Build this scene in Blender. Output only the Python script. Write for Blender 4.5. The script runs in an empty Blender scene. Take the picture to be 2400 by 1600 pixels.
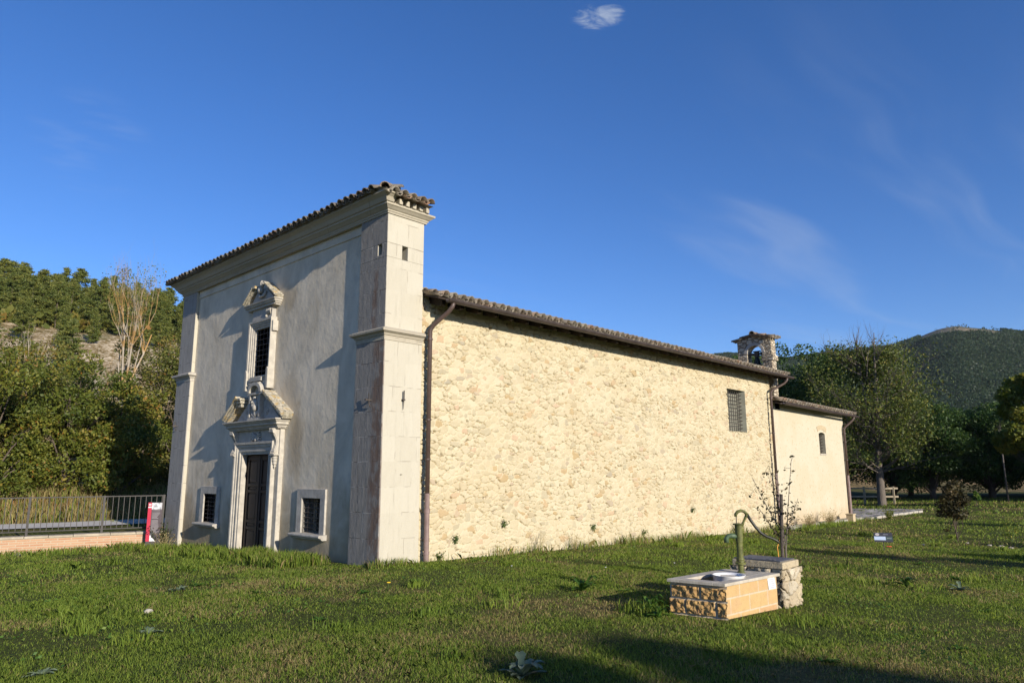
import bpy, math, random
import numpy as np
from mathutils import Matrix, Vector
R = math.radians
scene = bpy.context.scene
COL = scene.collection

# ------------------------------------------------------------------ camera
CAM = np.array([9.984, -7.257, 1.538])
cr = Vector((0.724, 0.690, -0.003)); cf = Vector((-0.678, 0.712, 0.181))
cf.normalize(); cr = (cr - cf * cr.dot(cf)).normalized(); cu = cr.cross(cf)
camd = bpy.data.cameras.new('camera'); cam = bpy.data.objects.new('camera', camd); COL.objects.link(cam)
m = Matrix((cr, cu, -cf)).transposed().to_4x4(); m.translation = Vector(CAM)
cam.matrix_world = m
camd.sensor_width = 36; camd.lens = 24.887; camd.clip_start = 0.1; camd.clip_end = 20000
scene.camera = cam

# ------------------------------------------------------------------ light
SUN = Vector((0.945, -0.128, 0.292)).normalized()          # towards the sun
sd = bpy.data.lights.new('sun', 'SUN'); sd.energy = 5.0; sd.angle = R(0.5); sd.color = (1.0, 0.90, 0.76)
so = bpy.data.objects.new('sun', sd); COL.objects.link(so)
so.rotation_euler = SUN.to_track_quat('Z', 'Y').to_euler(); so.location = (40, -6, 30)
W = bpy.data.worlds.new("World"); scene.world = W; W.use_nodes = True
scene.view_settings.view_transform = 'Standard'; scene.view_settings.look = 'None'
scene.view_settings.exposure = 0.5; scene.view_settings.gamma = 1.0; scene.view_settings.use_curve_mapping = False


class NT:
    """small helper to wire node trees"""
    def __init__(s, tree): s.t = tree; s.n = tree.nodes; s.l = tree.links
    def new(s, typ, **kw):
        n = s.n.new(typ)
        for k, v in kw.items():
            setattr(n, k, v)
        return n
    def put(s, sock, v):
        if isinstance(v, bpy.types.NodeSocket): s.l.new(v, sock)
        elif isinstance(v, (tuple, list)) and len(v) == 3 and sock.type == 'RGBA': sock.default_value = (*v, 1)
        else: sock.default_value = v
    def math(s, op, a, b=0.0, c=None, clamp=False):
        n = s.new('ShaderNodeMath', operation=op, use_clamp=clamp)
        s.put(n.inputs[0], a); s.put(n.inputs[1], b)
        if c is not None: s.put(n.inputs[2], c)
        return n.outputs[0]
    def mix(s, f, a, b, blend='MIX'):
        n = s.new('ShaderNodeMix', data_type='RGBA', blend_type=blend)
        s.put(n.inputs[0], f); s.put(n.inputs[6], a); s.put(n.inputs[7], b)
        return n.outputs[2]
    def ramp(s, f, stops, interp='LINEAR'):
        n = s.new('ShaderNodeValToRGB'); r = n.color_ramp; r.interpolation = interp
        while len(r.elements) < len(stops): r.elements.new(0.5)
        for e, (p, c) in zip(r.elements, stops):
            e.position = p; e.color = (c, c, c, 1) if not isinstance(c, tuple) else (*c, 1)
        s.put(n.inputs[0], f); return n.outputs[0]
    def step(s, v, lo, hi):
        n = s.new('ShaderNodeMapRange', interpolation_type='SMOOTHSTEP')
        s.put(n.inputs[0], v); s.put(n.inputs[1], lo); s.put(n.inputs[2], hi); return n.outputs[0]
    def pos(s): return s.new('ShaderNodeNewGeometry').outputs['Position']
    def sep(s, v):
        n = s.new('ShaderNodeSeparateXYZ'); s.put(n.inputs[0], v); return n.outputs
    def comb(s, x, y, z):
        n = s.new('ShaderNodeCombineXYZ'); s.put(n.inputs[0], x); s.put(n.inputs[1], y); s.put(n.inputs[2], z); return n.outputs[0]
    def vmath(s, op, a, b):
        n = s.new('ShaderNodeVectorMath', operation=op); s.put(n.inputs[0], a); s.put(n.inputs[1], b)
        return n.outputs[1] if op == 'DOT_PRODUCT' else n.outputs[0]
    def scale(s, v, xyz):
        n = s.new('ShaderNodeMapping'); s.put(n.inputs[0], v); n.inputs[3].default_value = xyz; return n.outputs[0]
    def noise(s, v, sc, det=4, rough=0.55, dist=0.0):
        n = s.new('ShaderNodeTexNoise'); s.put(n.inputs['Vector'], v)
        n.inputs['Scale'].default_value = sc; n.inputs['Detail'].default_value = det
        n.inputs['Roughness'].default_value = rough; n.inputs['Distortion'].default_value = dist
        return n.outputs['Fac']
    def attr(s, name): return s.new('ShaderNodeAttribute', attribute_name=name).outputs['Fac']
    def bump(s, h, strength=0.5, dist=0.02):
        n = s.new('ShaderNodeBump'); s.put(n.inputs['Height'], h)
        n.inputs['Strength'].default_value = strength; n.inputs['Distance'].default_value = dist
        return n.outputs[0]


def mat(name, fn, rough=0.85, spec=0.3, metal=0.0, transl=None):
    m = bpy.data.materials.new(name); m.use_nodes = True
    t = NT(m.node_tree); b = m.node_tree.nodes['Principled BSDF']
    b.inputs['Roughness'].default_value = rough; b.inputs['Specular IOR Level'].default_value = spec
    b.inputs['Metallic'].default_value = metal
    r = fn(t)
    if not isinstance(r, tuple) or len(r) == 3: r = (r, None)
    c, nrm = r
    t.put(b.inputs['Base Color'], c)
    if nrm is not None: t.put(b.inputs['Normal'], nrm)
    if transl:
        tr = t.new('ShaderNodeBsdfTranslucent'); t.put(tr.inputs[0], c)
        mx = t.new('ShaderNodeMixShader'); mx.inputs[0].default_value = transl
        t.l.new(b.outputs[0], mx.inputs[1]); t.l.new(tr.outputs[0], mx.inputs[2])
        t.l.new(mx.outputs[0], m.node_tree.nodes['Material Output'].inputs[0])
    return m


# world: physical sky with thin cirrus
t = NT(W.node_tree); bg = W.node_tree.nodes['Background']
sky = t.new('ShaderNodeTexSky', sky_type='NISHITA'); sky.sun_disc = False
sky.sun_elevation = math.asin(SUN.z); sky.sun_rotation = math.atan2(SUN.x, SUN.y)
sky.altitude = 700; sky.air_density = 1.0; sky.dust_density = 0.2; sky.ozone_density = 3.0
d = t.new('ShaderNodeTexCoord').outputs['Generated']
def spot(dirv, lo, hi): return t.step(t.vmath('DOT_PRODUCT', d, dirv), lo, hi)
dz = t.math('MAXIMUM', t.sep(d)[2], 0.05)
pc = t.comb(t.math('DIVIDE', t.sep(d)[0], dz), t.math('DIVIDE', t.sep(d)[1], dz), 0.0)
wv = t.new('ShaderNodeTexNoise'); t.put(wv.inputs['Vector'], pc); wv.inputs['Scale'].default_value = 0.55; wv.inputs['Detail'].default_value = 2
pw = t.vmath('ADD', pc, t.vmath('MULTIPLY', wv.outputs['Color'], (0.7, 0.7, 0.0)))
mp = t.new('ShaderNodeMapping'); t.put(mp.inputs[0], pw); mp.inputs[1].default_value = (3.6, 0.2, 0); mp.inputs[2].default_value = (0, 0, R(-14)); mp.inputs[3].default_value = (1.7, 0.26, 1)
st = t.noise(mp.outputs[0], 1.0, 6, 0.52, 0.25)
reg = t.math('ADD', spot((-0.30, 0.92, 0.25), 0.93, 0.995), t.math('MULTIPLY', spot((-0.62, 0.735, 0.29), 0.975, 0.998), 0.45), clamp=True)
cir = t.math('MULTIPLY', t.step(st, 0.5, 0.82), reg)
dq = t.vmath('SUBTRACT', d, (-0.481, 0.666, 0.570))
along = t.vmath('DOT_PRODUCT', dq, (0.724, 0.690, 0.10)); acr = t.vmath('DOT_PRODUCT', dq, (0.29, -0.43, 0.82))
pm = t.math('SUBTRACT', 1.0, t.step(t.math('ADD', t.math('POWER', t.math('ABSOLUTE', t.math('DIVIDE', along, 0.046)), 2.0), t.math('POWER', t.math('ABSOLUTE', t.math('DIVIDE', acr, 0.021)), 2.0)), 0.0, 1.0))
pn_ = t.noise(t.scale(d, (1, 1, 2.6)), 19, 8, 0.7, 1.2)
puff = t.step(t.math('ADD', pn_, t.math('MULTIPLY', pm, 0.36)), 0.62, 1.0)
puff = t.math('MULTIPLY', puff, t.step(pm, 0.0, 0.8))
puff2 = t.math('MULTIPLY', t.step(t.noise(t.scale(d, (1, 1, 6)), 9, 4), 0.45, 0.7), spot((-0.897, 0.223, 0.382), 0.9975, 0.9998))
cm = t.math('ADD', t.math('MULTIPLY', cir, 0.34), t.math('ADD', t.math('MULTIPLY', puff, 0.6), t.math('MULTIPLY', puff2, 0.08)), clamp=True)
hs = t.new('ShaderNodeHueSaturation'); hs.inputs['Saturation'].default_value = 1.2; hs.inputs['Value'].default_value = 1.0
t.put(hs.inputs['Color'], sky.outputs[0])
tint = t.mix(1.0, hs.outputs[0], (1.04, 1.05, 1.36), 'MULTIPLY')
t.put(bg.inputs[0], t.mix(cm, tint, (4.6, 5.2, 6.0))); bg.inputs[1].default_value = 0.088


# ------------------------------------------------------------------ mesh helpers
def rootloc(o):
    while o.parent: o = o.parent
    return np.array(o.location) if not o.get('_local') else np.zeros(3)


def link(name, me, mtl, parent=None, smooth=False, bevel=0.0):
    o = bpy.data.objects.new(name, me); COL.objects.link(o)
    if mtl: me.materials.append(mtl)
    if parent: o.parent = parent
    if smooth: me.polygons.foreach_set('use_smooth', [True] * len(me.polygons))
    if bevel:
        b = o.modifiers.new('bevel', 'BEVEL'); b.width = bevel; b.segments = 2; b.limit_method = 'ANGLE'; b.angle_limit = R(40)
    return o


class MB:
    def __init__(s): s.V = []; s.F = []
    def add(s, vs, fs):
        n = len(s.V); s.V += [tuple(v) for v in vs]; s.F += [tuple(i + n for i in f) for f in fs]
    def box(s, x0, y0, z0, x1, y1, z1):
        s.add([(x0, y0, z0), (x1, y0, z0), (x1, y1, z0), (x0, y1, z0), (x0, y0, z1), (x1, y0, z1), (x1, y1, z1), (x0, y1, z1)],
              [(0, 3, 2, 1), (4, 5, 6, 7), (0, 1, 5, 4), (1, 2, 6, 5), (2, 3, 7, 6), (3, 0, 4, 7)])
        return s
    def prism(s, poly, a, b, f):
        """poly: 2d outline; f(u,v,w) -> 3d, w runs a..b"""
        n = len(poly)
        s.add([f(u, v, a) for u, v in poly] + [f(u, v, b) for u, v in poly],
              [tuple(range(n))[::-1], tuple(range(n, 2 * n))] + [(i, (i + 1) % n, n + (i + 1) % n, n + i) for i in range(n)])
        return s
    def tube(s, pts, rad, n=8, cap=True):
        pts = [Vector(p) for p in pts]
        if not hasattr(rad, '__len__'): rad = [rad] * len(pts)
        up = None; vs = []
        for i, p in enumerate(pts):
            tg = (pts[min(i + 1, len(pts) - 1)] - pts[max(i - 1, 0)]).normalized()
            if up is None:
                up = Vector((0, 0, 1)) if abs(tg.z) < .9 else Vector((1, 0, 0))
            a = tg.cross(up).normalized(); b = a.cross(tg).normalized(); up = b
            for k in range(n):
                w = 2 * math.pi * k / n; vs.append(p + (a * math.cos(w) + b * math.sin(w)) * rad[i])
        fs = [(i * n + k, i * n + (k + 1) % n, (i + 1) * n + (k + 1) % n, (i + 1) * n + k) for i in range(len(pts) - 1) for k in range(n)]
        if cap: fs += [tuple(range(n))[::-1], tuple(range((len(pts) - 1) * n, len(pts) * n))]
        s.add(vs, fs); return s
    def lathe(s, prof, c=(0, 0, 0), n=24):
        vs = [(c[0] + r * math.cos(2 * math.pi * k / n), c[1] + r * math.sin(2 * math.pi * k / n), c[2] + z) for r, z in prof for k in range(n)]
        fs = [(i * n + k, i * n + (k + 1) % n, (i + 1) * n + (k + 1) % n, (i + 1) * n + k) for i in range(len(prof) - 1) for k in range(n)]
        fs += [tuple(range(n))[::-1], tuple(range((len(prof) - 1) * n, len(prof) * n))]
        s.add(vs, fs); return s
    def ball(s, c, r, n=10, sc=(1, 1, 1)):
        m_ = n // 2 + 1
        prof = [(math.sin(math.pi * i / m_), -math.cos(math.pi * i / m_)) for i in range(1, m_)]
        vs = [(c[0] + r * sc[0] * q * math.cos(2 * math.pi * k / n), c[1] + r * sc[1] * q * math.sin(2 * math.pi * k / n), c[2] + r * sc[2] * z) for q, z in prof for k in range(n)]
        vs += [(c[0], c[1], c[2] - r * sc[2]), (c[0], c[1], c[2] + r * sc[2])]
        L = len(prof); fs = [(i * n + k, i * n + (k + 1) % n, (i + 1) * n + (k + 1) % n, (i + 1) * n + k) for i in range(L - 1) for k in range(n)]
        fs += [(L * n, (k + 1) % n, k) for k in range(n)] + [(L * n + 1, (L - 1) * n + k, (L - 1) * n + (k + 1) % n) for k in range(n)]
        s.add(vs, fs); return s
    def sweep(s, path, prof, f, flip=False):
        """mitred sweep: path 2d points, prof (out, h) closed outline; f(x,y,h) -> 3d"""
        P = [Vector(p) for p in path]; n = len(P); k = len(prof); vs = []
        for i, p in enumerate(P):
            d0 = (P[i] - P[i - 1]).normalized() if i else None
            d1 = (P[i + 1] - P[i]).normalized() if i < n - 1 else None
            n0 = Vector((d0.y, -d0.x)) if d0 else None; n1 = Vector((d1.y, -d1.x)) if d1 else None
            if n0 is None: mi = n1
            elif n1 is None: mi = n0
            else: mi = (n0 + n1) / (1 + n0.dot(n1))
            for o, h in prof: vs.append(f(p.x + mi.x * o, p.y + mi.y * o, h))
        fs = [(i * k + j, i * k + (j + 1) % k, (i + 1) * k + (j + 1) % k, (i + 1) * k + j) for i in range(n - 1) for j in range(k)]
        fs += [tuple(range(k)), tuple(range((n - 1) * k, n * k))[::-1]]
        s.add(vs, fs); return s
    def build(s, name, mtl, parent=None, smooth=False, bevel=0.0):
        off = rootloc(parent) if parent else np.zeros(3)
        me = bpy.data.meshes.new(name); V = np.array(s.V, float) - off
        me.from_pydata(V.tolist(), [], s.F); me.validate(); 
        import bmesh
        bm = bmesh.new(); bm.from_mesh(me); bmesh.ops.recalc_face_normals(bm, faces=bm.faces); bm.to_mesh(me); bm.free()
        return link(name, me, mtl, parent, smooth, bevel)


def np_mesh(name, V, F, attrs=None):
    """V (n,3), F (m,k) numpy arrays; attrs: name -> per-vertex float"""
    me = bpy.data.meshes.new(name); m_, k = F.shape
    me.vertices.add(len(V)); me.vertices.foreach_set('co', np.asarray(V, np.float32).ravel())
    me.loops.add(m_ * k); me.loops.foreach_set('vertex_index', F.astype(np.int32).ravel())
    me.polygons.add(m_); me.polygons.foreach_set('loop_start', np.arange(0, m_ * k, k, dtype=np.int32))
    me.polygons.foreach_set('loop_total', np.full(m_, k, np.int32))
    for a, v in (attrs or {}).items():
        at = me.attributes.new(a, 'FLOAT', 'POINT'); at.data.foreach_set('value', np.asarray(v, np.float32))
    me.update(calc_edges=True); me.validate(); return me


def tag(o, label=None, cat=None, group=None, kind=None):
    if label: o['label'] = label
    if cat: o['category'] = cat
    if group: o['group'] = group
    if kind: o['kind'] = kind
    return o


def thing(name, label, cat, loc=(0, 0, 0), group=None, local=False, rz=0.0):
    o = bpy.data.objects.new(name, None); COL.objects.link(o); o.location = loc; o.rotation_euler = (0, 0, rz)
    o.empty_display_size = 0.2
    if local: o['_local'] = 1
    return tag(o, label, cat, group)


def copy_thing(o, loc, rz=0.0, sc=1.0, label=None, group=None):
    c = o.copy(); COL.objects.link(c); c.location = loc; c.rotation_euler = (0, 0, rz); c.scale = (sc, sc, sc)
    if label: c['label'] = label
    if group: c['group'] = group
    for ch in list(o.children):
        q = ch.copy(); COL.objects.link(q); q.parent = c
        for g in list(ch.children):
            w = g.copy(); COL.objects.link(w); w.parent = q
    return c


# value noise in numpy
def vnoise(x, y, seed=0):
    def h(i, j):
        a = (i.astype(np.int64) * 374761393 + j.astype(np.int64) * 668265263 + seed * 974634777) & 0xffffffff
        a = ((a ^ (a >> 13)) * 1274126177) & 0xffffffff
        return ((a ^ (a >> 16)) & 0xffff) / 65535.0
    i = np.floor(x); j = np.floor(y); fx = x - i; fy = y - j; fx = fx * fx * (3 - 2 * fx); fy = fy * fy * (3 - 2 * fy)
    return (h(i, j) * (1 - fx) + h(i + 1, j) * fx) * (1 - fy) + (h(i, j + 1) * (1 - fx) + h(i + 1, j + 1) * fx) * fy
def fbm(x, y, seed=0, o=4):
    s_ = 0; a = .5
    for k in range(o): s_ = s_ + a * vnoise(x * 2 ** k, y * 2 ** k, seed + k); a *= .5
    return s_
def sstep(a, b, x):
    q = np.clip((x - a) / (b - a), 0, 1); return q * q * (3 - 2 * q)


# ------------------------------------------------------------------ materials
M = {}
def stone_ashlar(t, c1, c2, cj, stains=False, sc=1.0):
    p = t.pos(); x, y, z = t.sep(p)[:3]
    u = t.math('ADD', x, y)
    wob = t.math('MULTIPLY', t.math('SUBTRACT', t.noise(p, 2.2, 3), 0.5), 0.05)
    v = t.comb(t.math('ADD', u, wob), t.math('ADD', z, t.math('MULTIPLY', wob, 0.6)), 0.0)
    b = t.new('ShaderNodeTexBrick'); t.put(b.inputs['Vector'], v)
    b.inputs['Scale'].default_value = 1.0; b.inputs['Brick Width'].default_value = 0.47 * sc; b.inputs['Row Height'].default_value = 0.43 * sc
    b.inputs['Mortar Size'].default_value = 0.0055; b.inputs['Mortar Smooth'].default_value = 0.2
    b.offset = 0.37; b.squash = 0.7; b.squash_frequency = 3
    t.put(b.inputs['Color1'], (0.0, 0.0, 0.0)); t.put(b.inputs['Color2'], (1.0, 1.0, 1.0)); t.put(b.inputs['Mortar'], (0.5, 0.5, 0.5))
    n1 = t.noise(t.scale(p, (3, 3, 1.2)), 3, 6, 0.65); n2 = t.noise(p, 38, 4, 0.6); n3 = t.noise(t.scale(p, (1, 1, 0.12)), 16, 4, 0.6)
    f = t.math('ADD', t.math('MULTIPLY', t.sep(b.outputs[0])[0], 0.35), t.math('MULTIPLY', n1, 0.65))
    c = t.mix(f, c1, c2)
    c = t.mix(t.math('MULTIPLY', t.step(n3, 0.52, 0.72), 0.22), c, tuple(q * 0.7 for q in c1))
    part = t.math('MULTIPLY', b.outputs['Fac'], t.step(t.noise(p, 3.1, 2), 0.47, 0.64))
    c = t.mix(t.math('MULTIPLY', part, 0.75), c, cj)
    if stains:
        # rust-red and brown runs on the facade side of the right-hand pilaster
        wig = t.math('MULTIPLY', t.math('SUBTRACT', t.noise(p, 1.7, 3), 0.5), 0.28)
        xx = t.math('ADD', x, wig)
        run = t.math('MULTIPLY', t.step(xx, -0.36, -0.24), t.math('SUBTRACT', 1.0, t.step(xx, -0.06, 0.10)))
        run = t.math('MULTIPLY', run, t.math('SUBTRACT', 1.0, t.step(z, 3.75, 3.95)))
        run = t.math('MULTIPLY', run, t.math('SUBTRACT', 1.0, t.step(y, 0.005, 0.02)))
        top = t.math('MULTIPLY', t.step(xx, -0.43, -0.37), t.math('SUBTRACT', 1.0, t.step(xx, -0.30, -0.20)))
        top = t.math('MULTIPLY', t.math('MULTIPLY', top, t.step(z, 4.0, 4.1)), t.math('SUBTRACT', 1.0, t.step(z, 5.0, 5.25)))
        top = t.math('MULTIPLY', top, t.math('SUBTRACT', 1.0, t.step(y, 0.005, 0.02)))
        al = t.math('MULTIPLY', t.math('ADD', run, top, clamp=True), t.math('MULTIPLY', t.math('MULTIPLY_ADD', n3, 1.0, 0.4), t.step(t.noise(t.scale(p, (1.5, 1, 0.8)), 3.2, 4, 0.65), 0.36, 0.56)), clamp=True)
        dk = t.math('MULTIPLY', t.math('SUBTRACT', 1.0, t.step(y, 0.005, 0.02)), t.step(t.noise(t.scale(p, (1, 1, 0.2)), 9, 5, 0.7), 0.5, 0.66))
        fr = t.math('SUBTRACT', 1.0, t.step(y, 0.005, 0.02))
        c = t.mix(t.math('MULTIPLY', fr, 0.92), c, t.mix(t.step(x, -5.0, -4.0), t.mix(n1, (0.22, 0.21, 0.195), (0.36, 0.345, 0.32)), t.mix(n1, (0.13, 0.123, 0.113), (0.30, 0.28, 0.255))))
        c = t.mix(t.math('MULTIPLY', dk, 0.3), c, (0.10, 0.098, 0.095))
        c = t.mix(t.math('MULTIPLY', t.math('MULTIPLY', b.outputs['Fac'], fr), t.step(t.noise(p, 2.3, 2), 0.40, 0.5)), c, t.mix(t.step(t.noise(p, 4.0, 2), 0.42, 0.55), (0.055, 0.05, 0.045), (0.40, 0.38, 0.34)))
        c = t.mix(t.math('MULTIPLY', t.math('MULTIPLY', al, fr), 0.85), c, t.mix(n1, (0.10, 0.058, 0.038), (0.20, 0.125, 0.085)))
    h = t.math('SUBTRACT', t.math('ADD', t.math('MULTIPLY', n2, 0.4), t.math('MULTIPLY', n1, 1.2)), t.math('MULTIPLY', part, 1.4))
    return c, t.bump(h, 0.6, 0.012)
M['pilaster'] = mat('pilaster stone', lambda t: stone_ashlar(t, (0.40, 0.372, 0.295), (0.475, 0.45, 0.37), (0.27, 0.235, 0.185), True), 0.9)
M['cornice'] = mat('cornice stone', lambda t: stone_ashlar(t, (0.32, 0.285, 0.22), (0.43, 0.395, 0.31), (0.17, 0.145, 0.11), sc=3.0), 0.9)

def fn_plaster(t):
    p = t.pos(); z = t.sep(p)[2]; x = t.sep(p)[0]
    n1 = t.noise(t.scale(p, (1, 1, 0.6)), 1.5, 6, 0.62, 0.6); n2 = t.noise(p, 14, 5, 0.6); n3 = t.noise(t.scale(p, (1, 1, 0.8)), 4.2, 5, 0.6)
    c = t.ramp(n1, [(0.28, (0.455, 0.395, 0.295)), (0.5, (0.60, 0.53, 0.41)), (0.72, (0.71, 0.63, 0.495))])
    c = t.mix(t.math('MULTIPLY', t.step(n3, 0.5, 0.7), 0.35), c, (0.38, 0.355, 0.31))
    def blot(cx, cz, rx, rz, k):
        e = t.math('ADD', t.math('POWER', t.math('ABSOLUTE', t.math('DIVIDE', t.math('SUBTRACT', x, cx), rx)), 2.0), t.math('POWER', t.math('ABSOLUTE', t.math('DIVIDE', t.math('SUBTRACT', z, cz), rz)), 2.0))
        return t.math('MULTIPLY', t.math('SUBTRACT', 1.0, t.step(t.math('ADD', e, t.math('MULTIPLY', t.math('SUBTRACT', n3, 0.5), 1.6)), 0.1, 1.1)), k)
    bl = t.math('ADD', t.math('ADD', blot(-3.0, 2.1, 0.35, 0.9, 0.6), blot(-3.55, 5.2, 0.35, 0.35, 0.5)), t.math('ADD', blot(-7.9, 0.2, 0.6, 1.0, 0.6), blot(-3.3, 3.1, 0.5, 0.5, 0.35)), clamp=True)
    c = t.mix(bl, c, (0.33, 0.25, 0.15))
    low = t.math('MULTIPLY', t.math('SUBTRACT', 1.0, t.step(t.math('ADD', z, t.math('MULTIPLY', t.math('SUBTRACT', n1, 0.5), 2.2)), -0.1, 1.7)), 0.9)
    c = t.mix(low, c, t.mix(n3, (0.20, 0.155, 0.09), (0.34, 0.28, 0.18)))
    return c, t.bump(t.math('ADD', t.math('MULTIPLY', n2, 0.35), t.math('MULTIPLY', n3, 1.1)), 0.42, 0.025)
M['plaster'] = mat('grey lime plaster', fn_plaster, 0.92)

def fn_rubble(t):
    p = t.pos(); v = t.attr('v'); mo = t.attr('m'); z = t.sep(p)[2]
    n = t.noise(p, 9, 5, 0.6); n2 = t.noise(p, 60, 4, 0.6); nb = t.noise(p, 0.6, 4)
    c = t.ramp(v, [(0.0, (0.440, 0.378, 0.252)), (0.3, (0.492, 0.439, 0.307)), (0.55, (0.460, 0.403, 0.269)), (0.78, (0.431, 0.373, 0.247)), (0.86, (0.377, 0.338, 0.234)), (0.92, (0.387, 0.288, 0.153)), (0.96, (0.451, 0.338, 0.228)), (1.0, (0.325, 0.294, 0.215))])
    c = t.mix(t.math('MULTIPLY', t.step(n, 0.45, 0.75), 0.25), c, (0.387, 0.302, 0.174))
    mc = t.mix(n, (0.471, 0.410, 0.275), (0.524, 0.465, 0.329))
    c = t.mix(t.math('MULTIPLY', mo, 0.95), c, mc)
    c = t.mix(t.math('MULTIPLY', t.step(nb, 0.48, 0.7), 0.25), c, (0.440, 0.354, 0.210))
    return c, t.bump(t.math('ADD', n2, t.math('MULTIPLY', n, 1.5)), 0.6, 0.012)
M['rubble'] = mat('cream rubble masonry', fn_rubble, 0.95)

def fn_well(t):
    p = t.pos(); v = t.attr('v'); mo = t.attr('m')
    n = t.noise(p, 14, 5, 0.65); n2 = t.noise(p, 90, 4, 0.6)
    c = t.ramp(v, [(0.0, (0.52, 0.44, 0.29)), (0.4, (0.42, 0.35, 0.24)), (0.7, (0.30, 0.26, 0.19)), (1.0, (0.56, 0.50, 0.38))])
    c = t.mix(mo, c, (0.44, 0.37, 0.25)); c = t.mix(t.math('MULTIPLY', t.step(n, 0.52, 0.68), 0.75), c, (0.13, 0.115, 0.09))
    return c, t.bump(t.math('ADD', n2, t.math('MULTIPLY', n, 2)), 0.8, 0.015)
M['well'] = mat('lichened field stone', fn_well, 0.95)

def fn_belfry(t):
    p = t.pos(); x, y, z = t.sep(p)[:3]
    vo = t.new('ShaderNodeTexVoronoi'); t.put(vo.inputs['Vector'], t.scale(p, (1, 1, 1.7))); vo.inputs['Scale'].default_value = 5.5
    ve = t.new('ShaderNodeTexVoronoi', feature='DISTANCE_TO_EDGE'); t.put(ve.inputs['Vector'], t.scale(p, (1, 1, 1.7))); ve.inputs['Scale'].default_value = 5.5
    e = t.step(ve.outputs[0], 0.02, 0.12); n = t.noise(p, 16, 5, 0.6)
    c = t.ramp(t.sep(vo.outputs['Color'])[0], [(0, (0.34, 0.28, 0.20)), (0.5, (0.48, 0.41, 0.30)), (1, (0.60, 0.54, 0.42))])
    c = t.mix(t.math('MULTIPLY', t.step(n, 0.45, 0.7), 0.6), c, (0.17, 0.15, 0.12))
    c = t.mix(e, (0.26, 0.21, 0.15), c)
    return c, t.bump(t.math('ADD', e, t.math('MULTIPLY', n, 0.5)), 1.0, 0.04)
M['belfry'] = mat('weathered belfry stone', fn_belfry, 0.95)

def fn_annex(t):
    p = t.pos(); z = t.sep(p)[2]; n = t.noise(t.scale(p, (1, 1, 0.4)), 2.2, 6, 0.65); n2 = t.noise(p, 12, 5, 0.6)
    c = t.mix(n, (0.45, 0.40, 0.285), (0.51, 0.475, 0.37))
    c = t.mix(t.math('MULTIPLY', t.step(n2, 0.56, 0.70), 0.7), c, (0.34, 0.26, 0.145))
    c = t.mix(t.math('MULTIPLY', t.step(t.noise(p, 0.55, 3), 0.48, 0.62), 0.2), c, (0.40, 0.32, 0.18))
    low = t.math('SUBTRACT', 1.0, t.step(t.math('ADD', z, n), 0.2, 1.0))
    c = t.mix(t.math('MULTIPLY', low, 0.7), c, (0.40, 0.30, 0.18))
    return c, t.bump(t.math('ADD', n2, n), 0.4, 0.02)
M['annex'] = mat('cream annex plaster', fn_annex, 0.93)

def simple(c1, c2, sc=8.0, bs=0.3, bd=0.01, det=5):
    def fn(t):
        p = t.pos(); n = t.noise(p, sc, det, 0.62); n2 = t.noise(p, sc * 6, 3, 0.6)
        return t.mix(t.step(n, 0.3, 0.7), c1, c2), t.bump(t.math('ADD', n, t.math('MULTIPLY', n2, 0.4)), bs, bd)
    return fn
M['dressed'] = mat('dressed limestone', simple((0.334, 0.312, 0.270), (0.456, 0.426, 0.365), 7, 0.4, 0.008), 0.9)
M['dressed_grey'] = mat('grey limestone frame', simple((0.306, 0.289, 0.259), (0.425, 0.404, 0.357), 9, 0.4, 0.008), 0.9)
def fn_lichen(t):
    p = t.pos(); n = t.noise(p, 13, 6, 0.7); n2 = t.noise(p, 28, 5, 0.65); n3 = t.noise(p, 6, 3)
    c = t.mix(t.step(n, 0.4, 0.6), (0.48, 0.44, 0.35), (0.27, 0.25, 0.19)); c = t.mix(t.step(n2, 0.56, 0.64), c, (0.05, 0.048, 0.04))
    c = t.mix(t.math('MULTIPLY', t.step(n3, 0.52, 0.66), 0.7), c, (0.46, 0.30, 0.08))
    return c, t.bump(t.math('ADD', n, n2), 0.8, 0.015)
M['lichen'] = mat('lichened limestone', fn_lichen, 0.95)
def fn_tile(t):
    p = t.pos(); v = t.attr('v'); n = t.noise(p, 8, 5, 0.65); n2 = t.noise(p, 40, 4, 0.6)
    c = t.ramp(v, [(0.0, (0.13, 0.098, 0.07)), (0.35, (0.20, 0.165, 0.125)), (0.6, (0.155, 0.135, 0.108)), (0.85, (0.24, 0.215, 0.17)), (1.0, (0.22, 0.13, 0.085))])
    c = t.mix(t.math('MULTIPLY', t.step(n, 0.48, 0.66), 0.5), c, (0.29, 0.27, 0.215)); c = t.mix(t.math('MULTIPLY', t.step(n2, 0.54, 0.64), 0.75), c, (0.05, 0.044, 0.036))
    return c, t.bump(t.math('ADD', n, n2), 0.6, 0.01)
M['tile'] = mat('weathered clay roof tile', fn_tile, 0.95)
M['soffit'] = mat('dark timber soffit', simple((0.022, 0.016, 0.012), (0.055, 0.040, 0.030), 6), 0.9)
M['gutter'] = mat('brown painted gutter', simple((0.034, 0.025, 0.021), (0.058, 0.043, 0.036), 5, 0.1), 0.5, 0.4)
M['pipe'] = mat('brown painted downpipe', simple((0.055, 0.035, 0.028), (0.085, 0.056, 0.046), 6, 0.1), 0.5, 0.5)
M['castiron'] = mat('pinkish cast pipe', simple((0.160, 0.108, 0.100), (0.216, 0.152, 0.140), 9, 0.2), 0.5, 0.5)
M['iron'] = mat('dark wrought iron', simple((0.03, 0.027, 0.025), (0.075, 0.06, 0.05), 20, 0.2), 0.7, 0.4)
M['rail'] = mat('brown painted railing', simple((0.014, 0.012, 0.011), (0.028, 0.023, 0.021), 14, 0.1), 0.55, 0.5)
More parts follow.
